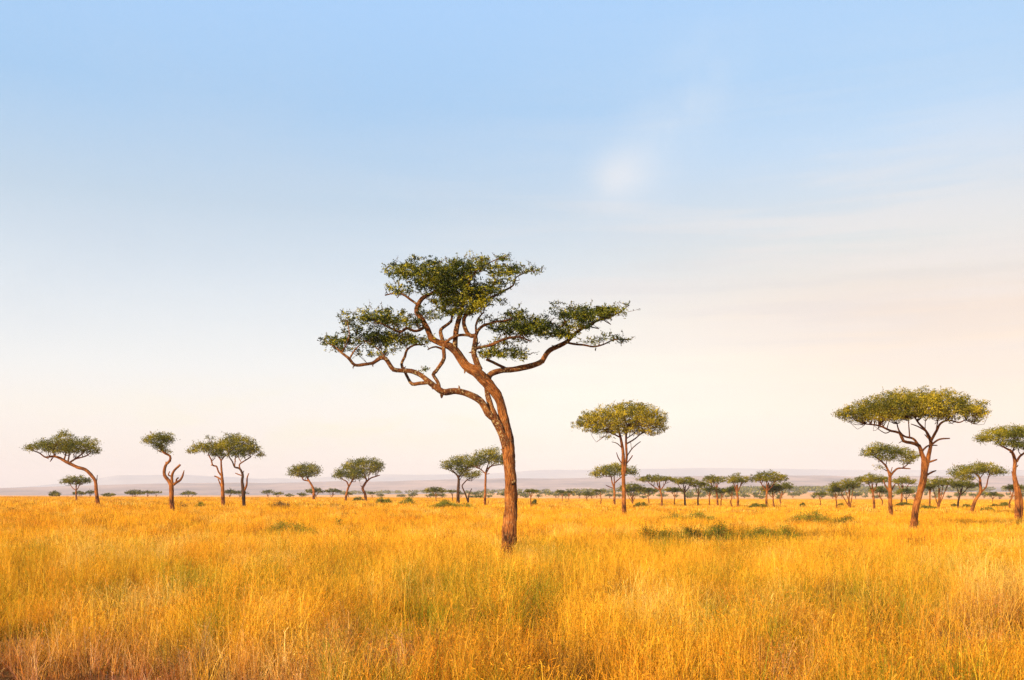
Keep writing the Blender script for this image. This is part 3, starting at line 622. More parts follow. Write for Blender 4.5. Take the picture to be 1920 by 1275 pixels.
for a in [
 (524, 951, 34, 11, 'reddish brown leafless bush in the grass below the left crowns', LEAF_BROWN),
 (1223, 1012, 44, 26, 'dark green shrub at the left end of the long green thicket', LEAF_SHRUB),
 (1262, 1011, 46, 22, 'low green shrub next to the dark one in the long thicket', LEAF_SHRUB),
 (1300, 1010, 50, 22, 'green shrub in the middle of the long thicket', LEAF_SHRUB),
 (1345, 1010, 50, 26, 'brighter green shrub at the right end of the long thicket', LEAF_SHRUB),
 (1425, 1010, 50, 28, 'leafy green shrub below the broad lone acacia', LEAF_SHRUB),
 (1478, 1012, 50, 20, 'dark green shrub right of the leafy one below the broad lone acacia', LEAF_SHRUB),
 (1290, 973, 90, 12, 'long low green plant patch behind the thicket', LEAF_SHRUB),
 (1520, 979, 76, 16, 'grey green shrub patch left of the two tiered tree', LEAF_SHRUB),
 (1590, 980, 46, 11, 'small dark shrub patch close left of the two tiered tree', LEAF_DARK),
 (545, 996, 80, 16, 'sprawling low green plant below the dome crowned acacia', LEAF_SHRUB),
 (636, 984, 14, 7, 'tiny green plant alone in the grass below the low dark acacia', LEAF_SHRUB),
 (720, 942, 24, 8, 'low green bush right of the kinked trunk', LEAF_SHRUB),
 (763, 943, 22, 9, 'low green bush midway between the kinked trunk and the clump of three', LEAF_SHRUB),
 (845, 950, 74, 9, 'long flat green bush at the foot of the clump of three', LEAF_SHRUB),
 (672, 938, 16, 6, 'small dark bush between the kinked trunk and the low dark acacia', LEAF_DARK),
 (1202, 948, 24, 5, 'flat dark bush at the foot of the squat multi stemmed tree', LEAF_DARK),
 (1002.5, 944, 8, 6, 'little round bush right of the small tree on a straight pale stem', LEAF_DARK),
 (1421, 950, 30, 6, 'dark low bush at the foot of the broad lone acacia', LEAF_DARK),
 (1505, 947, 8, 3.5, 'tiny dark bush left of the little table shaped tree', LEAF_DARK),
 (1577, 946.5, 8, 3, 'tiny dark bush between the thin bent tree and the many stemmed one', LEAF_DARK),
 (1695, 947, 24, 6, 'dark bush behind the stout forked trunk on its left', LEAF_DARK),
 (1740, 952, 30, 4, 'flat green bush behind the stout forked trunk on its right', LEAF_DARK),
 (1813.5, 950, 14, 7, 'round dark bush just left of the S curved trunk', LEAF_DARK),
 (1876, 948, 30, 6, 'flat grey green bush between the S curved and blackened trunks', LEAF_DARK),
 (1790, 948.5, 10, 4, 'tiny bush at the foot of the dark trunked tree', LEAF_DARK),
 (1852, 954, 22, 3, 'thin flat bush right of the foot of the S curved trunk', LEAF_DARK),
 (1720, 985, 8, 6, 'tiny green plant at the foot of the stout forked trunk', LEAF_SHRUB),
 (345, 951, 16, 5, 'faint low bush right of the foot of the half dead tree', LEAF_BROWN),
 (20, 958, 18, 6, 'low brown bush in the grass at the left edge', LEAF_BROWN),
 (375, 948, 16, 6, 'low green brown bush left of the touching pair', LEAF_SHRUB),
]:
    shrub(*a)

# ------------------------------------------------------------------ ground
def sheet(name, az0, az1, naz, ds, zf, m, closed=False):
    az = np.linspace(az0, az1, naz, endpoint=not closed)
    A, D = np.meshgrid(az, ds)
    X = np.sin(A) * D; Y = np.cos(A) * D
    Z = zf(X, Y, D)
    nr, nc = X.shape
    v = np.stack([X, Y, Z], -1).reshape(-1, 3)
    i = np.arange(nr - 1)[:, None]; j = np.arange(nc if closed else nc - 1)[None]
    a = i * nc + j; b = i * nc + (j + 1) % nc; c = (i + 1) * nc + (j + 1) % nc; d_ = (i + 1) * nc + j
    f = np.stack([a, d_, c, b], -1).reshape(-1)
    me = np_mesh(name, v, f, 4, [m], smooth=True)
    return link(name, me)

def far_rise(x, y, d):
    base = soil(x, y)
    u = CX + F * np.where(y > 1, x / np.maximum(y, 1), 0)
    return base + (1.5 + 7.5 * sstep(450, 1150, np.where(y > 1, u, 1500))) * sstep(900, 2400, d)

m, nt, nd, lk = mat('savanna_ground')
geo = N(nd, 'ShaderNodeNewGeometry')
sep = N(nd, 'ShaderNodeVectorMath', operation='LENGTH'); lk.new(geo.outputs['Position'], sep.inputs[0])
n1 = N(nd, 'ShaderNodeTexNoise'); n1.inputs['Scale'].default_value = .9; n1.inputs['Detail'].default_value = 8; n1.inputs['Roughness'].default_value = .7
n2 = N(nd, 'ShaderNodeTexNoise'); n2.inputs['Scale'].default_value = .02; n2.inputs['Detail'].default_value = 6
lk.new(geo.outputs['Position'], n1.inputs['Vector']); lk.new(geo.outputs['Position'], n2.inputs['Vector'])
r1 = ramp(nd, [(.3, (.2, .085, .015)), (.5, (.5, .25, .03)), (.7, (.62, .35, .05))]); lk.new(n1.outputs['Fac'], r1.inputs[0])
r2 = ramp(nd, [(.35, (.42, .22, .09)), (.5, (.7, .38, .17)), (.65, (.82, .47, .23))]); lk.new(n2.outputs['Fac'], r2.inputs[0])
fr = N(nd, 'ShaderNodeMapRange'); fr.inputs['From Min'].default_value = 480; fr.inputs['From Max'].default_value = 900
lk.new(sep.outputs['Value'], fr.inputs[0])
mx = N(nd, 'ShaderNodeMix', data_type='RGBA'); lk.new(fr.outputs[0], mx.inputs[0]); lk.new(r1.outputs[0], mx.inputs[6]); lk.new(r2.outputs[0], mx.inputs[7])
nr_ = N(nd, 'ShaderNodeMapRange'); nr_.inputs['From Min'].default_value = 30; nr_.inputs['From Max'].default_value = 200
lk.new(sep.outputs['Value'], nr_.inputs[0])
soilr = ramp(nd, [(.35, (.1, .045, .016)), (.6, (.24, .11, .035))]); lk.new(n1.outputs['Fac'], soilr.inputs[0])
mx2 = N(nd, 'ShaderNodeMix', data_type='RGBA'); lk.new(nr_.outputs[0], mx2.inputs[0]); lk.new(soilr.outputs[0], mx2.inputs[6]); lk.new(mx.outputs[2], mx2.inputs[7])
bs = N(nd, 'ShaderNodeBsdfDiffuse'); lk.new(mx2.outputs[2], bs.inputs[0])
bp = N(nd, 'ShaderNodeBump'); bp.inputs['Strength'].default_value = .8; bp.inputs['Distance'].default_value = .4
lk.new(n1.outputs['Fac'], bp.inputs['Height']); lk.new(bp.outputs[0], bs.inputs['Normal'])
lk.new(bs.outputs[0], N(nd, 'ShaderNodeOutputMaterial').inputs[0])
GROUND = m
def gz(x, y, d): return far_rise(x, y, d)
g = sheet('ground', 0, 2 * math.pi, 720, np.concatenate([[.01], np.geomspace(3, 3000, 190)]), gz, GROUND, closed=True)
tag(g, kind='structure')

def hill_mat(name, c0, c1, sc_):
    m, nt, nd, lk = mat(name)
    geo = N(nd, 'ShaderNodeNewGeometry')
    mp = N(nd, 'ShaderNodeMapping'); mp.inputs['Scale'].default_value = (1, .5, 3); lk.new(geo.outputs['Position'], mp.inputs[0])
    n1 = N(nd, 'ShaderNodeTexNoise'); n1.inputs['Scale'].default_value = sc_; n1.inputs['Detail'].default_value = 8; n1.inputs['Roughness'].default_value = .65
    lk.new(mp.outputs[0], n1.inputs['Vector'])
    r = ramp(nd, [(.38, c0), (.62, c1)]); lk.new(n1.outputs['Fac'], r.inputs[0])
    b = N(nd, 'ShaderNodeBsdfDiffuse'); lk.new(r.outputs[0], b.inputs[0]); lk.new(b.outputs[0], N(nd, 'ShaderNodeOutputMaterial').inputs[0])
    return m
def az_u(x, y): return CX + F * x / np.maximum(y, 1)
def h1(x, y, d):
    u = az_u(x, y)
    top = np.interp(u, [-400, 0, 150, 350, 600, 800, 960, 1200, 1400, 1600, 1920, 2300], [914, 917, 912, 907, 905, 901, 898, 895, 893, 896, 897, 900])
    top = top + (fbm(u / 90, u * 0, 4, 4) - .5) * 3.5
    zt = CAMH + (HY - top) / F * 6000
    z = -1 + (zt + 1) * sstep(2600, 6000, d) - (d > 6000) * (d - 6000) * .03
    return z + (fbm(x / 260, y / 260, 6, 4) - .5) * 10 * sstep(3000, 4000, d) * sstep(6000, 5200, d)
o = sheet('hills', R(-40), R(40), 500, np.linspace(2550, 6600, 80), h1, hill_mat('hill_scrub_hazed', (.22, .19, .2), (.44, .33, .3), .003))  # scrub colour lightened, part of the distance haze is painted into it
tag(o, kind='structure')
def h2(x, y, d):
    u = az_u(x, y)
    top = np.interp(u, [-400, 0, 120, 220, 350, 480, 560, 700, 900, 1020, 1150, 1300, 1500, 1700, 1920, 2300],
                    [920, 918, 908, 894, 893, 899, 898, 890, 889, 882, 881, 879, 882, 885, 887, 890])
    top = top + (fbm(u / 70, u * 0, 9, 4) - .5) * 3
    zt = CAMH + (HY - top) / F * 10500
    return 10 + (zt - 10) * sstep(7000, 10500, d) - (d > 10500) * (d - 10500) * .08
o = sheet('mountains', R(-38), R(38), 400, np.linspace(7000, 11500, 40), h2, hill_mat('mountain_scrub_hazed', (.3, .31, .36), (.42, .4, .41), .0012))  # pale blue grey paints the haze fade into the slope colour
tag(o, kind='structure')

# far woodland (reads as one mass)
rw = np.random.RandomState(5)
V = []
def wood(u0, u1, d0, d1, n, hmin, hmax, spread):
    for _ in range(n):
        u = rw.uniform(u0, u1); d = rw.uniform(d0, d1)
        if vnoise(u / 40., d / 300., 3) < .28: continue
        x = (u - CX) / F * d; z = float(far_rise(np.array(x), np.array(d), np.array(d)))
        h = rw.uniform(hmin, hmax); w = h * rw.uniform(.8, 1.5)
        k = 26
        a = rw.normal(size=(k, 3)); a /= np.linalg.norm(a, axis=1, keepdims=True)
        c = np.array([x, d, z + h * .62]) + a * np.array([w * .5, w * .5, h * .36]) * rw.rand(k, 1) ** .3
        L = rw.uniform(.16, .3, k) * h + .8
        V.append(leaf_quads(c, L, L * .8))
rs_s = rs; rs = rw
wood(1370, 1990, 1900, 2400, 1500, 9, 15, 1)
wood(640, 1400, 2000, 2500, 420, 7, 10, 1)
wood(860, 1560, 1000, 1700, 210, 5, 8, 1)
wood(1560, 1960, 1100, 1500, 50, 5, 8, 1)
rs = rs_s
V = np.concatenate(V)
o = link('woodland', np_mesh('woodland', V, np.arange(len(V)), 4, [LEAF_DARK]))
tag(o, 'hazy blue green woodland strip at the foot of the hills', 'woodland', None, 'stuff')

# ------------------------------------------------------------------ grass
gm, nt, nd, lk = mat('grass_blades')
at = N(nd, 'ShaderNodeAttribute'); at.attribute_type = 'INSTANCER'; at.attribute_name = 'gcol'
bl = N(nd, 'ShaderNodeAttribute'); bl.attribute_type = 'GEOMETRY'; bl.attribute_name = 'bcol'
mu = N(nd, 'ShaderNodeVectorMath', operation='MULTIPLY'); lk.new(at.outputs['Vector'], mu.inputs[0]); lk.new(bl.outputs['Vector'], mu.inputs[1])
df = N(nd, 'ShaderNodeBsdfDiffuse'); tr = N(nd, 'ShaderNodeBsdfTranslucent')
lk.new(mu.outputs[0], df.inputs[0]); lk.new(mu.outputs[0], tr.inputs[0])
ms = N(nd, 'ShaderNodeMixShader'); ms.inputs[0].default_value = .32
lk.new(df.outputs[0], ms.inputs[1]); lk.new(tr.outputs[0], ms.inputs[2])
lk.new(ms.outputs[0], N(nd, 'ShaderNodeOutputMaterial').inputs[0])
GRASS = gm

def tuft(seed, n, rad, hmin, hmax, wid, bend, heads=.5, low=0, segs=4):
    r = np.random.RandomState(seed); V = []; Fc = []; Cc = []; base = 0
    for i in range(n):
        a = r.rand() * 2 * math.pi; q = rad * math.sqrt(r.rand())
        p0 = np.array([math.cos(a) * q, math.sin(a) * q, 0])
        short = i < low
        h = r.uniform(hmin, hmax) * (.45 if short else 1)
        la = r.rand() * 2 * math.pi; le = abs(r.normal()) * bend * h * (1.5 if short else 1)
        ld = np.array([math.cos(la), math.sin(la), 0])
        fa = r.rand() * math.pi; side = np.array([math.cos(fa), math.sin(fa), 0])
        w = wid * r.uniform(.6, 1.3) * (1.5 if short else 1)
        if n < 10: c = np.array([1.15, 1.25, 1.6]) * r.uniform(.8, 1.15)
        elif short: c = (np.array([.3, .42, .3]) if r.rand() < .5 else np.array([.38, .3, .3])) * r.uniform(.6, 1.3)
        else:
            c = np.array([1., 1., 1.]) * r.uniform(.62, 1.3)
            if r.rand() < .2: c = c * np.array([1.1, 1.25, 2.2])
            elif r.rand() < .2: c = c * np.array([.8, .62, .5])
        for j in range(segs + 1):
            t = j / segs
            p = p0 + np.array([0, 0, h * t * (1 - .22 * t * min(le / h, 1.2))]) + ld * le * t * t
            ww = w * (1 - .75 * t)
            V += [p - side * ww / 2, p + side * ww / 2]; Cc += [c, c]
        for j in range(segs):
            k = base + 2 * j; Fc.append((k, k + 1, k + 3, k + 2))
        base += 2 * (segs + 1)
        if not short and r.rand() < heads:      # nodding seed head
            tip = p; dr = ld * (le / h * 1.6 + .15) + np.array([0, 0, .8 - le / h]); dr /= np.linalg.norm(dr)
            for s_ in range(3):
                e = tip - dr * .05 * s_ * h + r.normal(size=3) * .012
                d2 = dr + r.normal(size=3) * .45; d2 /= np.linalg.norm(d2)
                hl = h * r.uniform(.04, .1)
                sd = np.cross(d2, r.normal(size=3)); sd /= np.linalg.norm(sd)
                V += [e, e + d2 * hl * .5 + sd * w * .38, e + d2 * hl, e + d2 * hl * .5 - sd * w * .38]
                cc = c * np.array([1.05, .95, .9]); Cc += [cc] * 4
                Fc.append((base, base + 1, base + 2, base + 3)); base += 4
    me = np_mesh('tuft', np.array(V), np.array(Fc).ravel(), 4, [GRASS])
    a = me.attributes.new('bcol', 'FLOAT_VECTOR', 'POINT'); a.data.foreach_set('vector', np.array(Cc, np.float32).ravel())
    return me
tcol = bpy.data.collections.new('tuft_kinds')
kinds = []
def addk(me, nm):
    o = bpy.data.objects.new(nm, me); tcol.objects.link(o); kinds.append(o)
for k in range(6): addk(tuft(100 + k, 24, .17, .3, .86, .0082, .55, .5, 9), 'tuft_a%d' % k)      # 0-5 near
for k in range(3): addk(tuft(140 + k, 34, .24, .16, .36, .011, .9, .1, 24, 3), 'tuft_b%d' % k)     # 6-8 short matted
for k in range(4): addk(tuft(160 + k, 24, .3, .3, .74, .021, .42, .45, 9, 3), 'tuft_c%d' % k)     # 9-12 middle distance
for k in range(4): addk(tuft(180 + k, 38, .9, .28, .6, .06, .35, .3, 12, 2), 'tuft_d%d' % k)      # 13-16 far
for k in range(2): addk(tuft(195 + k, 6, .12, .8, 1.15, .0065, .5, .8, 0, 6), 'tuft_e%d' % k)       # 17-18 tall stems

rg = np.random.RandomState(21)
def pts_in(d0, d1, dens, half=R(33)):
    n = int(dens * half * (d1 * d1 - d0 * d0))
    d = np.sqrt(rg.uniform(d0 * d0, d1 * d1, n)); a = rg.uniform(-half, half, n)
    return np.sin(a) * d, np.cos(a) * d
GP = [];
def emit(x, y, ks, smul=1.):
    n = len(x)
    GP.append((x, y, rg.choice(ks, n), np.full(n, smul)))
x, y = pts_in(5.5, 24, 32, R(48)); emit(x, y, range(0, 6))
x, y = pts_in(24, 48, 24, R(38)); emit(x, y, range(0, 6), 1.05)
x, y = pts_in(5.5, 45, 10, R(44)); emit(x, y, range(6, 9))
x, y = pts_in(9, 60, 2.6); emit(x, y, [17, 18])
x, y = pts_in(46, 130, 9); emit(x, y, range(9, 13))
x, y = pts_in(125, 560, .42); emit(x, y, range(13, 17))
X = np.concatenate([g[0] for g in GP]); Y = np.concatenate([g[1] for g in GP])
K = np.concatenate([g[2] for g in GP]); S = np.concatenate([g[3] for g in GP])
Z = terrain(X, Y) - GH
U = CX + F * X / Y; Vv = np.minimum(HY + (CAMH - Z - GH) * F / Y, 1262)
gold = np.array([.82, .425, .027]); straw = np.array([.88, .56, .1]); orange = np.array([.7, .3, .02]); green = np.array([.22, .23, .014]); rust = np.array([.46, .155, .055]); umber = np.array([.26, .12, .02]); tan = np.array([.78, .45, .2])
def mixc(a, b, t): return a * (1 - t[:, None]) + b * t[:, None]
c = np.tile(gold, (len(X), 1))
def dith(p): return np.clip((p - rg.rand(len(X)) * .8) * 3 + .2, 0, 1) * np.clip(p * 2.2, 0, 1)
c = mixc(c, orange, dith(sstep(.4, .85, fbm(X / 5, Y / 9, 1)) * .7))
c = mixc(c, straw, dith(sstep(.42, .8, fbm(X / 3, Y / 5, 3)) * .7))
c = mixc(c, umber, dith(sstep(.5, .85, fbm(X / 1.1, Y / 1.9, 18)) * .75))
nz = fbm(X / .9, Y / 1.6, 12)
gr = sstep(.44, .74, fbm(X / 1.2, Y / 2.2, 5)) * .52 * sstep(130, 20, Y)
gr = np.maximum(gr, sstep(.62, .8, fbm(X / 6, Y / 18, 8)) * .3)
def ell(u, v, a, b): return np.clip(1.25 - np.hypot((U - u) / a, (Vv - v) / b), 0, 1)
for (u, v, a, b, w) in [(1010,1035,130,20,.85),(870,1030,70,18,.7),(1260,1022,110,16,.8),(1440,1018,90,14,.8),(545,1000,70,14,.7),(70,1163,170,20,1.3),(1340,1090,60,22,.5),(700,1070,120,26,.5),
                        (560,1220,60,25,.6),(1560,975,60,8,.5),(820,948,60,6,.6),(1290,975,60,7,.6),(1850,1190,80,40,.5),(760,1235,90,30,.6),(350,985,50,9,.5),(1120,1130,70,18,.4),(430,1190,60,25,.5),(215,1010,40,9,.4),(1800,1050,120,10,.35),(1240,1160,80,24,.5)]:
    gr = np.maximum(gr, ell(u, v, a, b) * w * .75 * sstep(.35, .65, nz))
c = mixc(c, orange, dith(.62 * sstep(34, 15, Y) * sstep(.3, .6, fbm(X / 2.4, Y / 3.6, 40))))
um = .7 * sstep(.48, .76, fbm(X / .7, Y / 1.1, 41)) * sstep(45, 18, Y)
for (u, v, a, b, w) in [(740,1192,140,22,.9),(1070,1218,120,26,.8),(1480,1215,80,22,.7),(1330,1112,60,14,.6),(560,1180,90,14,.8),(900,1105,90,14,.5),(1700,1120,120,16,.5),(250,1110,110,14,.5),(1190,1075,80,10,.5),(1620,1250,120,20,.6),(180,1040,70,8,.5)]:
    um = np.maximum(um, ell(u, v, a, b) * w * sstep(.3, .6, nz))
c = mixc(c, umber, dith(np.clip(um, 0, 1)))
c = mixc(c, green, dith(np.clip(gr, 0, 1)))
rp_ = np.zeros(len(X))
for (u, v, a, b, w) in [(60,1245,430,66,1.05),(420,1262,180,55,.9),(700,1195,110,20,.7),(1830,1150,110,40,.45),(1480,1230,70,26,.5),(640,1175,60,20,.4),(470,1275,80,22,.8)]:
    rp_ = np.maximum(rp_, ell(u, v, a, b) * w * sstep(.15, .4, nz))
c = mixc(c, np.where(rg.rand(len(X), 1) < .3, tan, rust), np.clip(rp_ * 1.2, 0, 1))
c *= rg.uniform(.7, 1.2, (len(X), 1)) * (1 + rg.normal(size=(len(X), 3)) * .04)
# height: clumpy, short on the bare reddish patch
hs = S * (.36 + 1.22 * fbm(X / .8, Y / 1.1, 15)) * rg.uniform(.7, 1.25, len(X))
hs *= 1 - .6 * np.clip(rp_, 0, 1)
keep = ~((K >= 17) & (gr + rp_ > .6)) & ~((K < 6) & (rp_ > .55) & (rg.rand(len(X)) < .65)) & ~((K < 13) & (K >= 0) & (nz < .2))
# a few bald gaps between clumps
gap = vnoise(X / .5, Y / .75, 30) * .6 + vnoise(X / 1.7, Y / 2.6, 31) * .4
keep &= ~((gap < .41) & (K < 6)) & ~((gap < .3) & (K < 13))
X, Y, Z, K, c, hs = X[keep], Y[keep], Z[keep], K[keep], c[keep], hs[keep]
c = np.clip(c, .005, .95)
me = bpy.data.meshes.new('grass'); me.vertices.add(len(X))
me.vertices.foreach_set('co', np.stack([X, Y, Z - .01], 1).astype(np.float32).ravel())
a = me.attributes.new('gcol', 'FLOAT_VECTOR', 'POINT'); a.data.foreach_set('vector', c.astype(np.float32).ravel())
rot = np.stack([rg.normal(size=len(X)) * .09, rg.normal(size=len(X)) * .09, rg.rand(len(X)) * 6.283], 1)
a = me.attributes.new('grot', 'FLOAT_VECTOR', 'POINT'); a.data.foreach_set('vector', rot.astype(np.float32).ravel())
scl = np.stack([np.sqrt(hs), np.sqrt(hs), hs], 1)
a = me.attributes.new('gscl', 'FLOAT_VECTOR', 'POINT'); a.data.foreach_set('vector', scl.astype(np.float32).ravel())
a = me.attributes.new('gkind', 'INT', 'POINT'); a.data.foreach_set('value', K.astype(np.int32))
me.materials.append(GRASS)
go = link('grass', me); tag(go, 'dense golden dry grass with green and rusty patches covering the plain', 'grass', None, 'stuff')
ng = bpy.data.node_groups.new('grass_scatter', 'GeometryNodeTree')
ng.interface.new_socket('Geometry', in_out='INPUT', socket_type='NodeSocketGeometry')
ng.interface.new_socket('Geometry', in_out='OUTPUT', socket_type='NodeSocketGeometry')
gi = ng.nodes.new('NodeGroupInput'); gout = ng.nodes.new('NodeGroupOutput')
ip = ng.nodes.new('GeometryNodeInstanceOnPoints'); ci = ng.nodes.new('GeometryNodeCollectionInfo')
ci.inputs['Collection'].default_value = tcol; ci.inputs['Separate Children'].default_value = True; ci.inputs['Reset Children'].default_value = True
ip.inputs['Pick Instance'].default_value = True
def na(nm, ty):
    n = ng.nodes.new('GeometryNodeInputNamedAttribute'); n.data_type = ty; n.inputs['Name'].default_value = nm
    return n.outputs['Attribute']
ng.links.new(gi.outputs[0], ip.inputs['Points']); ng.links.new(ci.outputs[0], ip.inputs['Instance'])
ng.links.new(na('gkind', 'INT'), ip.inputs['Instance Index'])
e2r = ng.nodes.new('FunctionNodeEulerToRotation'); ng.links.new(na('grot', 'FLOAT_VECTOR'), e2r.inputs[0])
ng.links.new(e2r.outputs[0], ip.inputs['Rotation']); ng.links.new(na('gscl', 'FLOAT_VECTOR'), ip.inputs['Scale'])
ng.links.new(ip.outputs[0], gout.inputs[0])
md = go.modifiers.new('scatter', 'NODES'); md.node_group = ng
print('grass tufts', len(X))

# ------------------------------------------------------------------ haze
hz = bpy.data.meshes.new('haze')
x0, x1, y0, y1, z0, z1 = -9000, 9000, -300, 12000, -4, 300
vv = [(x, y, z) for z in (z0, z1) for y in (y0, y1) for x in (x0, x1)]
hz.from_pydata(vv, [], [(0, 2, 3, 1), (4, 5, 7, 6), (0, 1, 5, 4), (1, 3, 7, 5), (3, 2, 6, 7), (2, 0, 4, 6)])
m, nt, nd, lk = mat('haze')
pv = N(nd, 'ShaderNodeVolumePrincipled'); pv.inputs['Density'].default_value = 1.1e-4; pv.inputs['Color'].default_value = (.89, .86, .94, 1); pv.inputs['Anisotropy'].default_value = -.05
lk.new(pv.outputs[0], N(nd, 'ShaderNodeOutputMaterial').inputs['Volume'])
hz.materials.append(m)
tag(link('haze', hz), 'thin pale haze over the plain', 'haze', None, 'stuff')

# ------------------------------------------------------------------ sun and sky
SUN_EL, SUN_AZ = R(24), math.atan2(-math.sin(R(45)), -math.cos(R(45)))
sd = Vector((math.sin(SUN_AZ) * math.cos(SUN_EL), math.cos(SUN_AZ) * math.cos(SUN_EL), math.sin(SUN_EL)))
L = bpy.data.lights.new('sun', 'SUN'); L.energy = 5.0; L.angle = R(.5); L.color = (1., .775, .49)
lo = bpy.data.objects.new('sun', L); COL.objects.link(lo); lo.rotation_euler = (-sd).to_track_quat('-Z', 'Y').to_euler()
lo.location = (0, 0, 50)
w = bpy.data.worlds.new('World'); sc.world = w; w.use_nodes = True
nt = w.node_tree; nd = nt.nodes; lk = nt.links; nd.clear()
sky = N(nd, 'ShaderNodeTexSky'); sky.sky_type = 'NISHITA'; sky.sun_disc = False
sky.sun_elevation = SUN_EL; sky.sun_rotation = SUN_AZ; sky.air_density = 1.; sky.dust_density = 1.; sky.ozone_density = 1.5
tc = N(nd, 'ShaderNodeTexCoord')
sx = N(nd, 'ShaderNodeSeparateXYZ'); lk.new(tc.outputs['Generated'], sx.inputs[0])
def M(op, a, b=None, c=None):
    n = N(nd, 'ShaderNodeMath', operation=op)
    for i, q in enumerate((a, b, c)):
        if q is None: continue
        if isinstance(q, (int, float)): n.inputs[i].default_value = q
        else: lk.new(q, n.inputs[i])
    return n.outputs[0]
elev = M('ARCSINE', sx.outputs[2]); az = M('ARCTAN2', sx.outputs[0], sx.outputs[1])
# tint of the hazy morning air by height above the horizon (units of background before strength)
EXPO, STR = 1.12, .085
K_ = 1 / (STR * 2 ** EXPO)
def lin(c): return tuple((((q / 255 + .055) / 1.055) ** 2.4 if q > 10 else q / 3294.) for q in c)
def el_of(v): return math.atan((HY - v) / F)
def sky_ramp(rows):
    st = sorted((el_of(v) / R(45), tuple(q / 1.2 for q in lin(c))) for v, c in rows)
    r = ramp(nd, st); lk.new(M('MULTIPLY', elev, 1 / R(45)), r.inputs[0]); return r.outputs[0]
rl = sky_ramp([(925, (255, 238, 230)), (850, (259, 246, 236)), (780, (258, 251, 242)), (700, (249, 250, 248)), (560, (226, 236, 244)), (400, (195, 217, 236)), (200, (166, 207, 246)), (5, (170, 212, 256)), (-600, (120, 165, 225))])
rr_ = sky_ramp([(925, (250, 228, 220)), (850, (255, 236, 224)), (780, (264, 244, 222)), (700, (263, 238, 213)), (600, (251, 229, 210)), (480, (226, 229, 227)), (300, (196, 223, 249)), (200, (180, 216, 250)), (5, (174, 214, 255)), (-600, (120, 165, 225))])
wr = N(nd, 'ShaderNodeMapRange'); wr.interpolation_type = 'SMOOTHSTEP'; wr.inputs['From Min'].default_value = R(-9); wr.inputs['From Max'].default_value = R(23)
lk.new(az, wr.inputs[0])
gm_ = N(nd, 'ShaderNodeMix', data_type='RGBA'); lk.new(wr.outputs[0], gm_.inputs[0]); lk.new(rl, gm_.inputs[6]); lk.new(rr_, gm_.inputs[7])
gs = N(nd, 'ShaderNodeVectorMath', operation='SCALE'); gs.inputs['Scale'].default_value = 1.2 * K_; lk.new(gm_.outputs[2], gs.inputs[0])
wm = N(nd, 'ShaderNodeMix', data_type='RGBA'); wm.inputs[0].default_value = .93
lk.new(sky.outputs[0], wm.inputs[6]); lk.new(gs.outputs[0], wm.inputs[7])
# thin cloud veils
def cloud(prev, scale, stretch, lo_, hi_, col, amt, mask=None, seed=0.):
    cv = N(nd, 'ShaderNodeCombineXYZ'); lk.new(M('MULTIPLY', az, scale), cv.inputs[0]); lk.new(M('MULTIPLY', elev, scale * stretch), cv.inputs[1]); cv.inputs[2].default_value = seed
    n = N(nd, 'ShaderNodeTexNoise'); n.inputs['Scale'].default_value = 1; n.inputs['Detail'].default_value = 6; n.inputs['Roughness'].default_value = .55; n.inputs['Distortion'].default_value = .3
    lk.new(cv.outputs[0], n.inputs['Vector'])
    mr = N(nd, 'ShaderNodeMapRange'); mr.interpolation_type = 'SMOOTHSTEP'; mr.inputs['From Min'].default_value = lo_; mr.inputs['From Max'].default_value = hi_
    lk.new(n.outputs['Fac'], mr.inputs[0])
    f = M('MULTIPLY', mr.outputs[0], amt)
    if mask is not None: f = M('MULTIPLY', f, mask)
    mi = N(nd, 'ShaderNodeMix', data_type='RGBA'); lk.new(f, mi.inputs[0]); lk.new(prev, mi.inputs[6]); mi.inputs[7].default_value = (*[q * K_ for q in lin(col)], 1)
    return mi.outputs[2]
def blob(a0, e0, ra, re, rot=0.):
    da = M('SUBTRACT', az, a0); de = M('SUBTRACT', elev, e0)
    c_, s_ = math.cos(rot), math.sin(rot)
    p = M('DIVIDE', M('ADD', M('MULTIPLY', da, c_), M('MULTIPLY', de, s_)), ra)
    q = M('DIVIDE', M('ADD', M('MULTIPLY', da, -s_), M('MULTIPLY', de, c_)), re)
    r2 = M('ADD', M('MULTIPLY', p, p), M('MULTIPLY', q, q))
    return M('POWER', 2.718, M('MULTIPLY', r2, -1.))
def ang(u, v):
    return math.atan((u - CX) / F), math.atan((HY - v) / math.hypot(F, u - CX))
a0, e0 = ang(1165, 335)
wc = blob(*ang(1150, 760), .2, .085, 0)
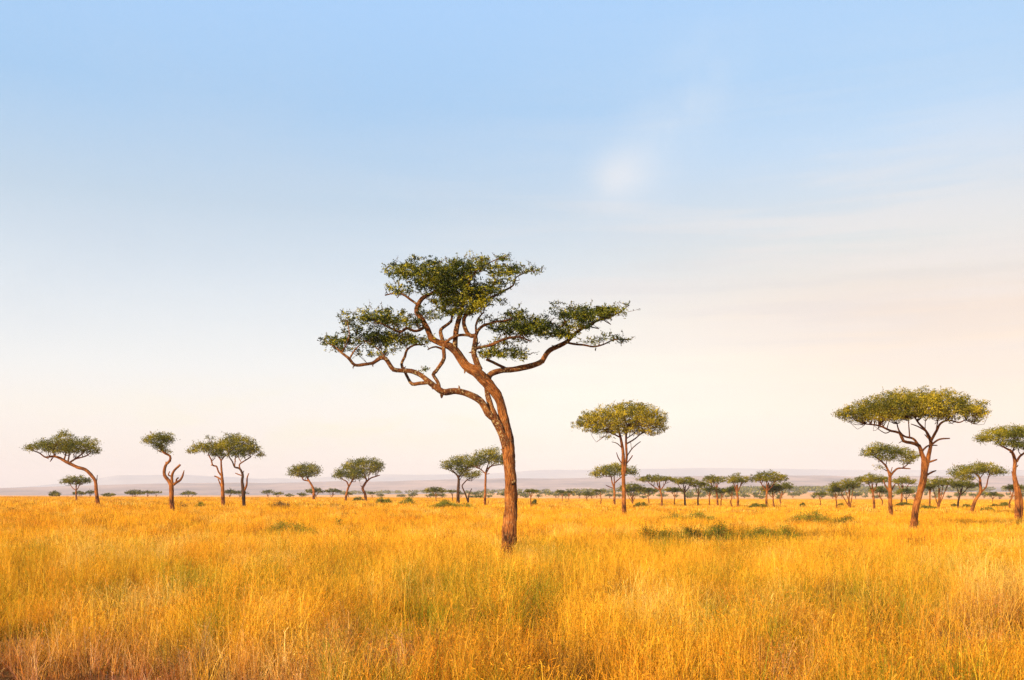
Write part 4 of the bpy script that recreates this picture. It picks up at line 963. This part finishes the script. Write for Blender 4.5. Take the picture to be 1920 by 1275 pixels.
cb = N(nd, 'ShaderNodeMix', data_type='RGBA'); lk.new(M('MULTIPLY', wc, .75), cb.inputs[0]); lk.new(wm.outputs[2], cb.inputs[6]); cb.inputs[7].default_value = (*[q * K_ for q in lin((266, 262, 246))], 1)
out = cloud(cb.outputs[2], 11, 1.2, .1, .62, (234, 238, 244), .85, blob(a0, e0, .032, .026, .5), 3.)
a0, e0 = ang(1240, 260)
out = cloud(out, 7, .9, .3, .7, (214, 230, 247), .7, blob(a0, e0, .11, .035, .9), 7.)
a0, e0 = ang(1650, 520)
out = cloud(out, 3, 11, .42, .62, (243, 236, 233), .55, blob(a0, e0, .34, .12, -.04), 1.)
out = cloud(out, 4, 12, .45, .62, (218, 216, 222), .25, blob(*ang(1450, 560), .32, .07, -.04), 14.)
a0, e0 = ang(640, 790)
out = cloud(out, 10, 3, .42, .62, (255, 251, 226), .8, blob(a0, e0, .2, .028, 0), 5.)
a0, e0 = ang(200, 350)
out = cloud(out, 3, 2, .4, .75, (198, 214, 232), .4, blob(a0, e0, .35, .12, 0), 9.)
bg = N(nd, 'ShaderNodeBackground'); lk.new(out, bg.inputs[0]); bg.inputs[1].default_value = STR
lk.new(bg.outputs[0], N(nd, 'ShaderNodeOutputWorld').inputs[0])

# ------------------------------------------------------------------ camera and render
cd = bpy.data.cameras.new('camera'); cam = bpy.data.objects.new('camera', cd); COL.objects.link(cam)
cd.sensor_width = 36; cd.lens = F / 1920 * 36; cd.shift_y = (HY - 637.5) / 1920
cd.clip_start = .1; cd.clip_end = 30000
cam.location = (0, 0, CAMH); cam.rotation_euler = (R(90), 0, 0)
sc.camera = cam
sc.view_settings.view_transform = 'Standard'; sc.view_settings.look = 'None'; sc.view_settings.exposure = EXPO; sc.view_settings.gamma = 1
sc.render.engine = 'CYCLES'
sc.cycles.use_denoising = True; sc.cycles.denoiser = 'OPENIMAGEDENOISE'; sc.cycles.denoising_input_passes = 'RGB_ALBEDO_NORMAL'; sc.cycles.denoising_prefilter = 'NONE'
sc.cycles.max_bounces = 6; sc.cycles.diffuse_bounces = 3; sc.cycles.transmission_bounces = 3; sc.cycles.volume_bounces = 0; sc.cycles.transparent_max_bounces = 4
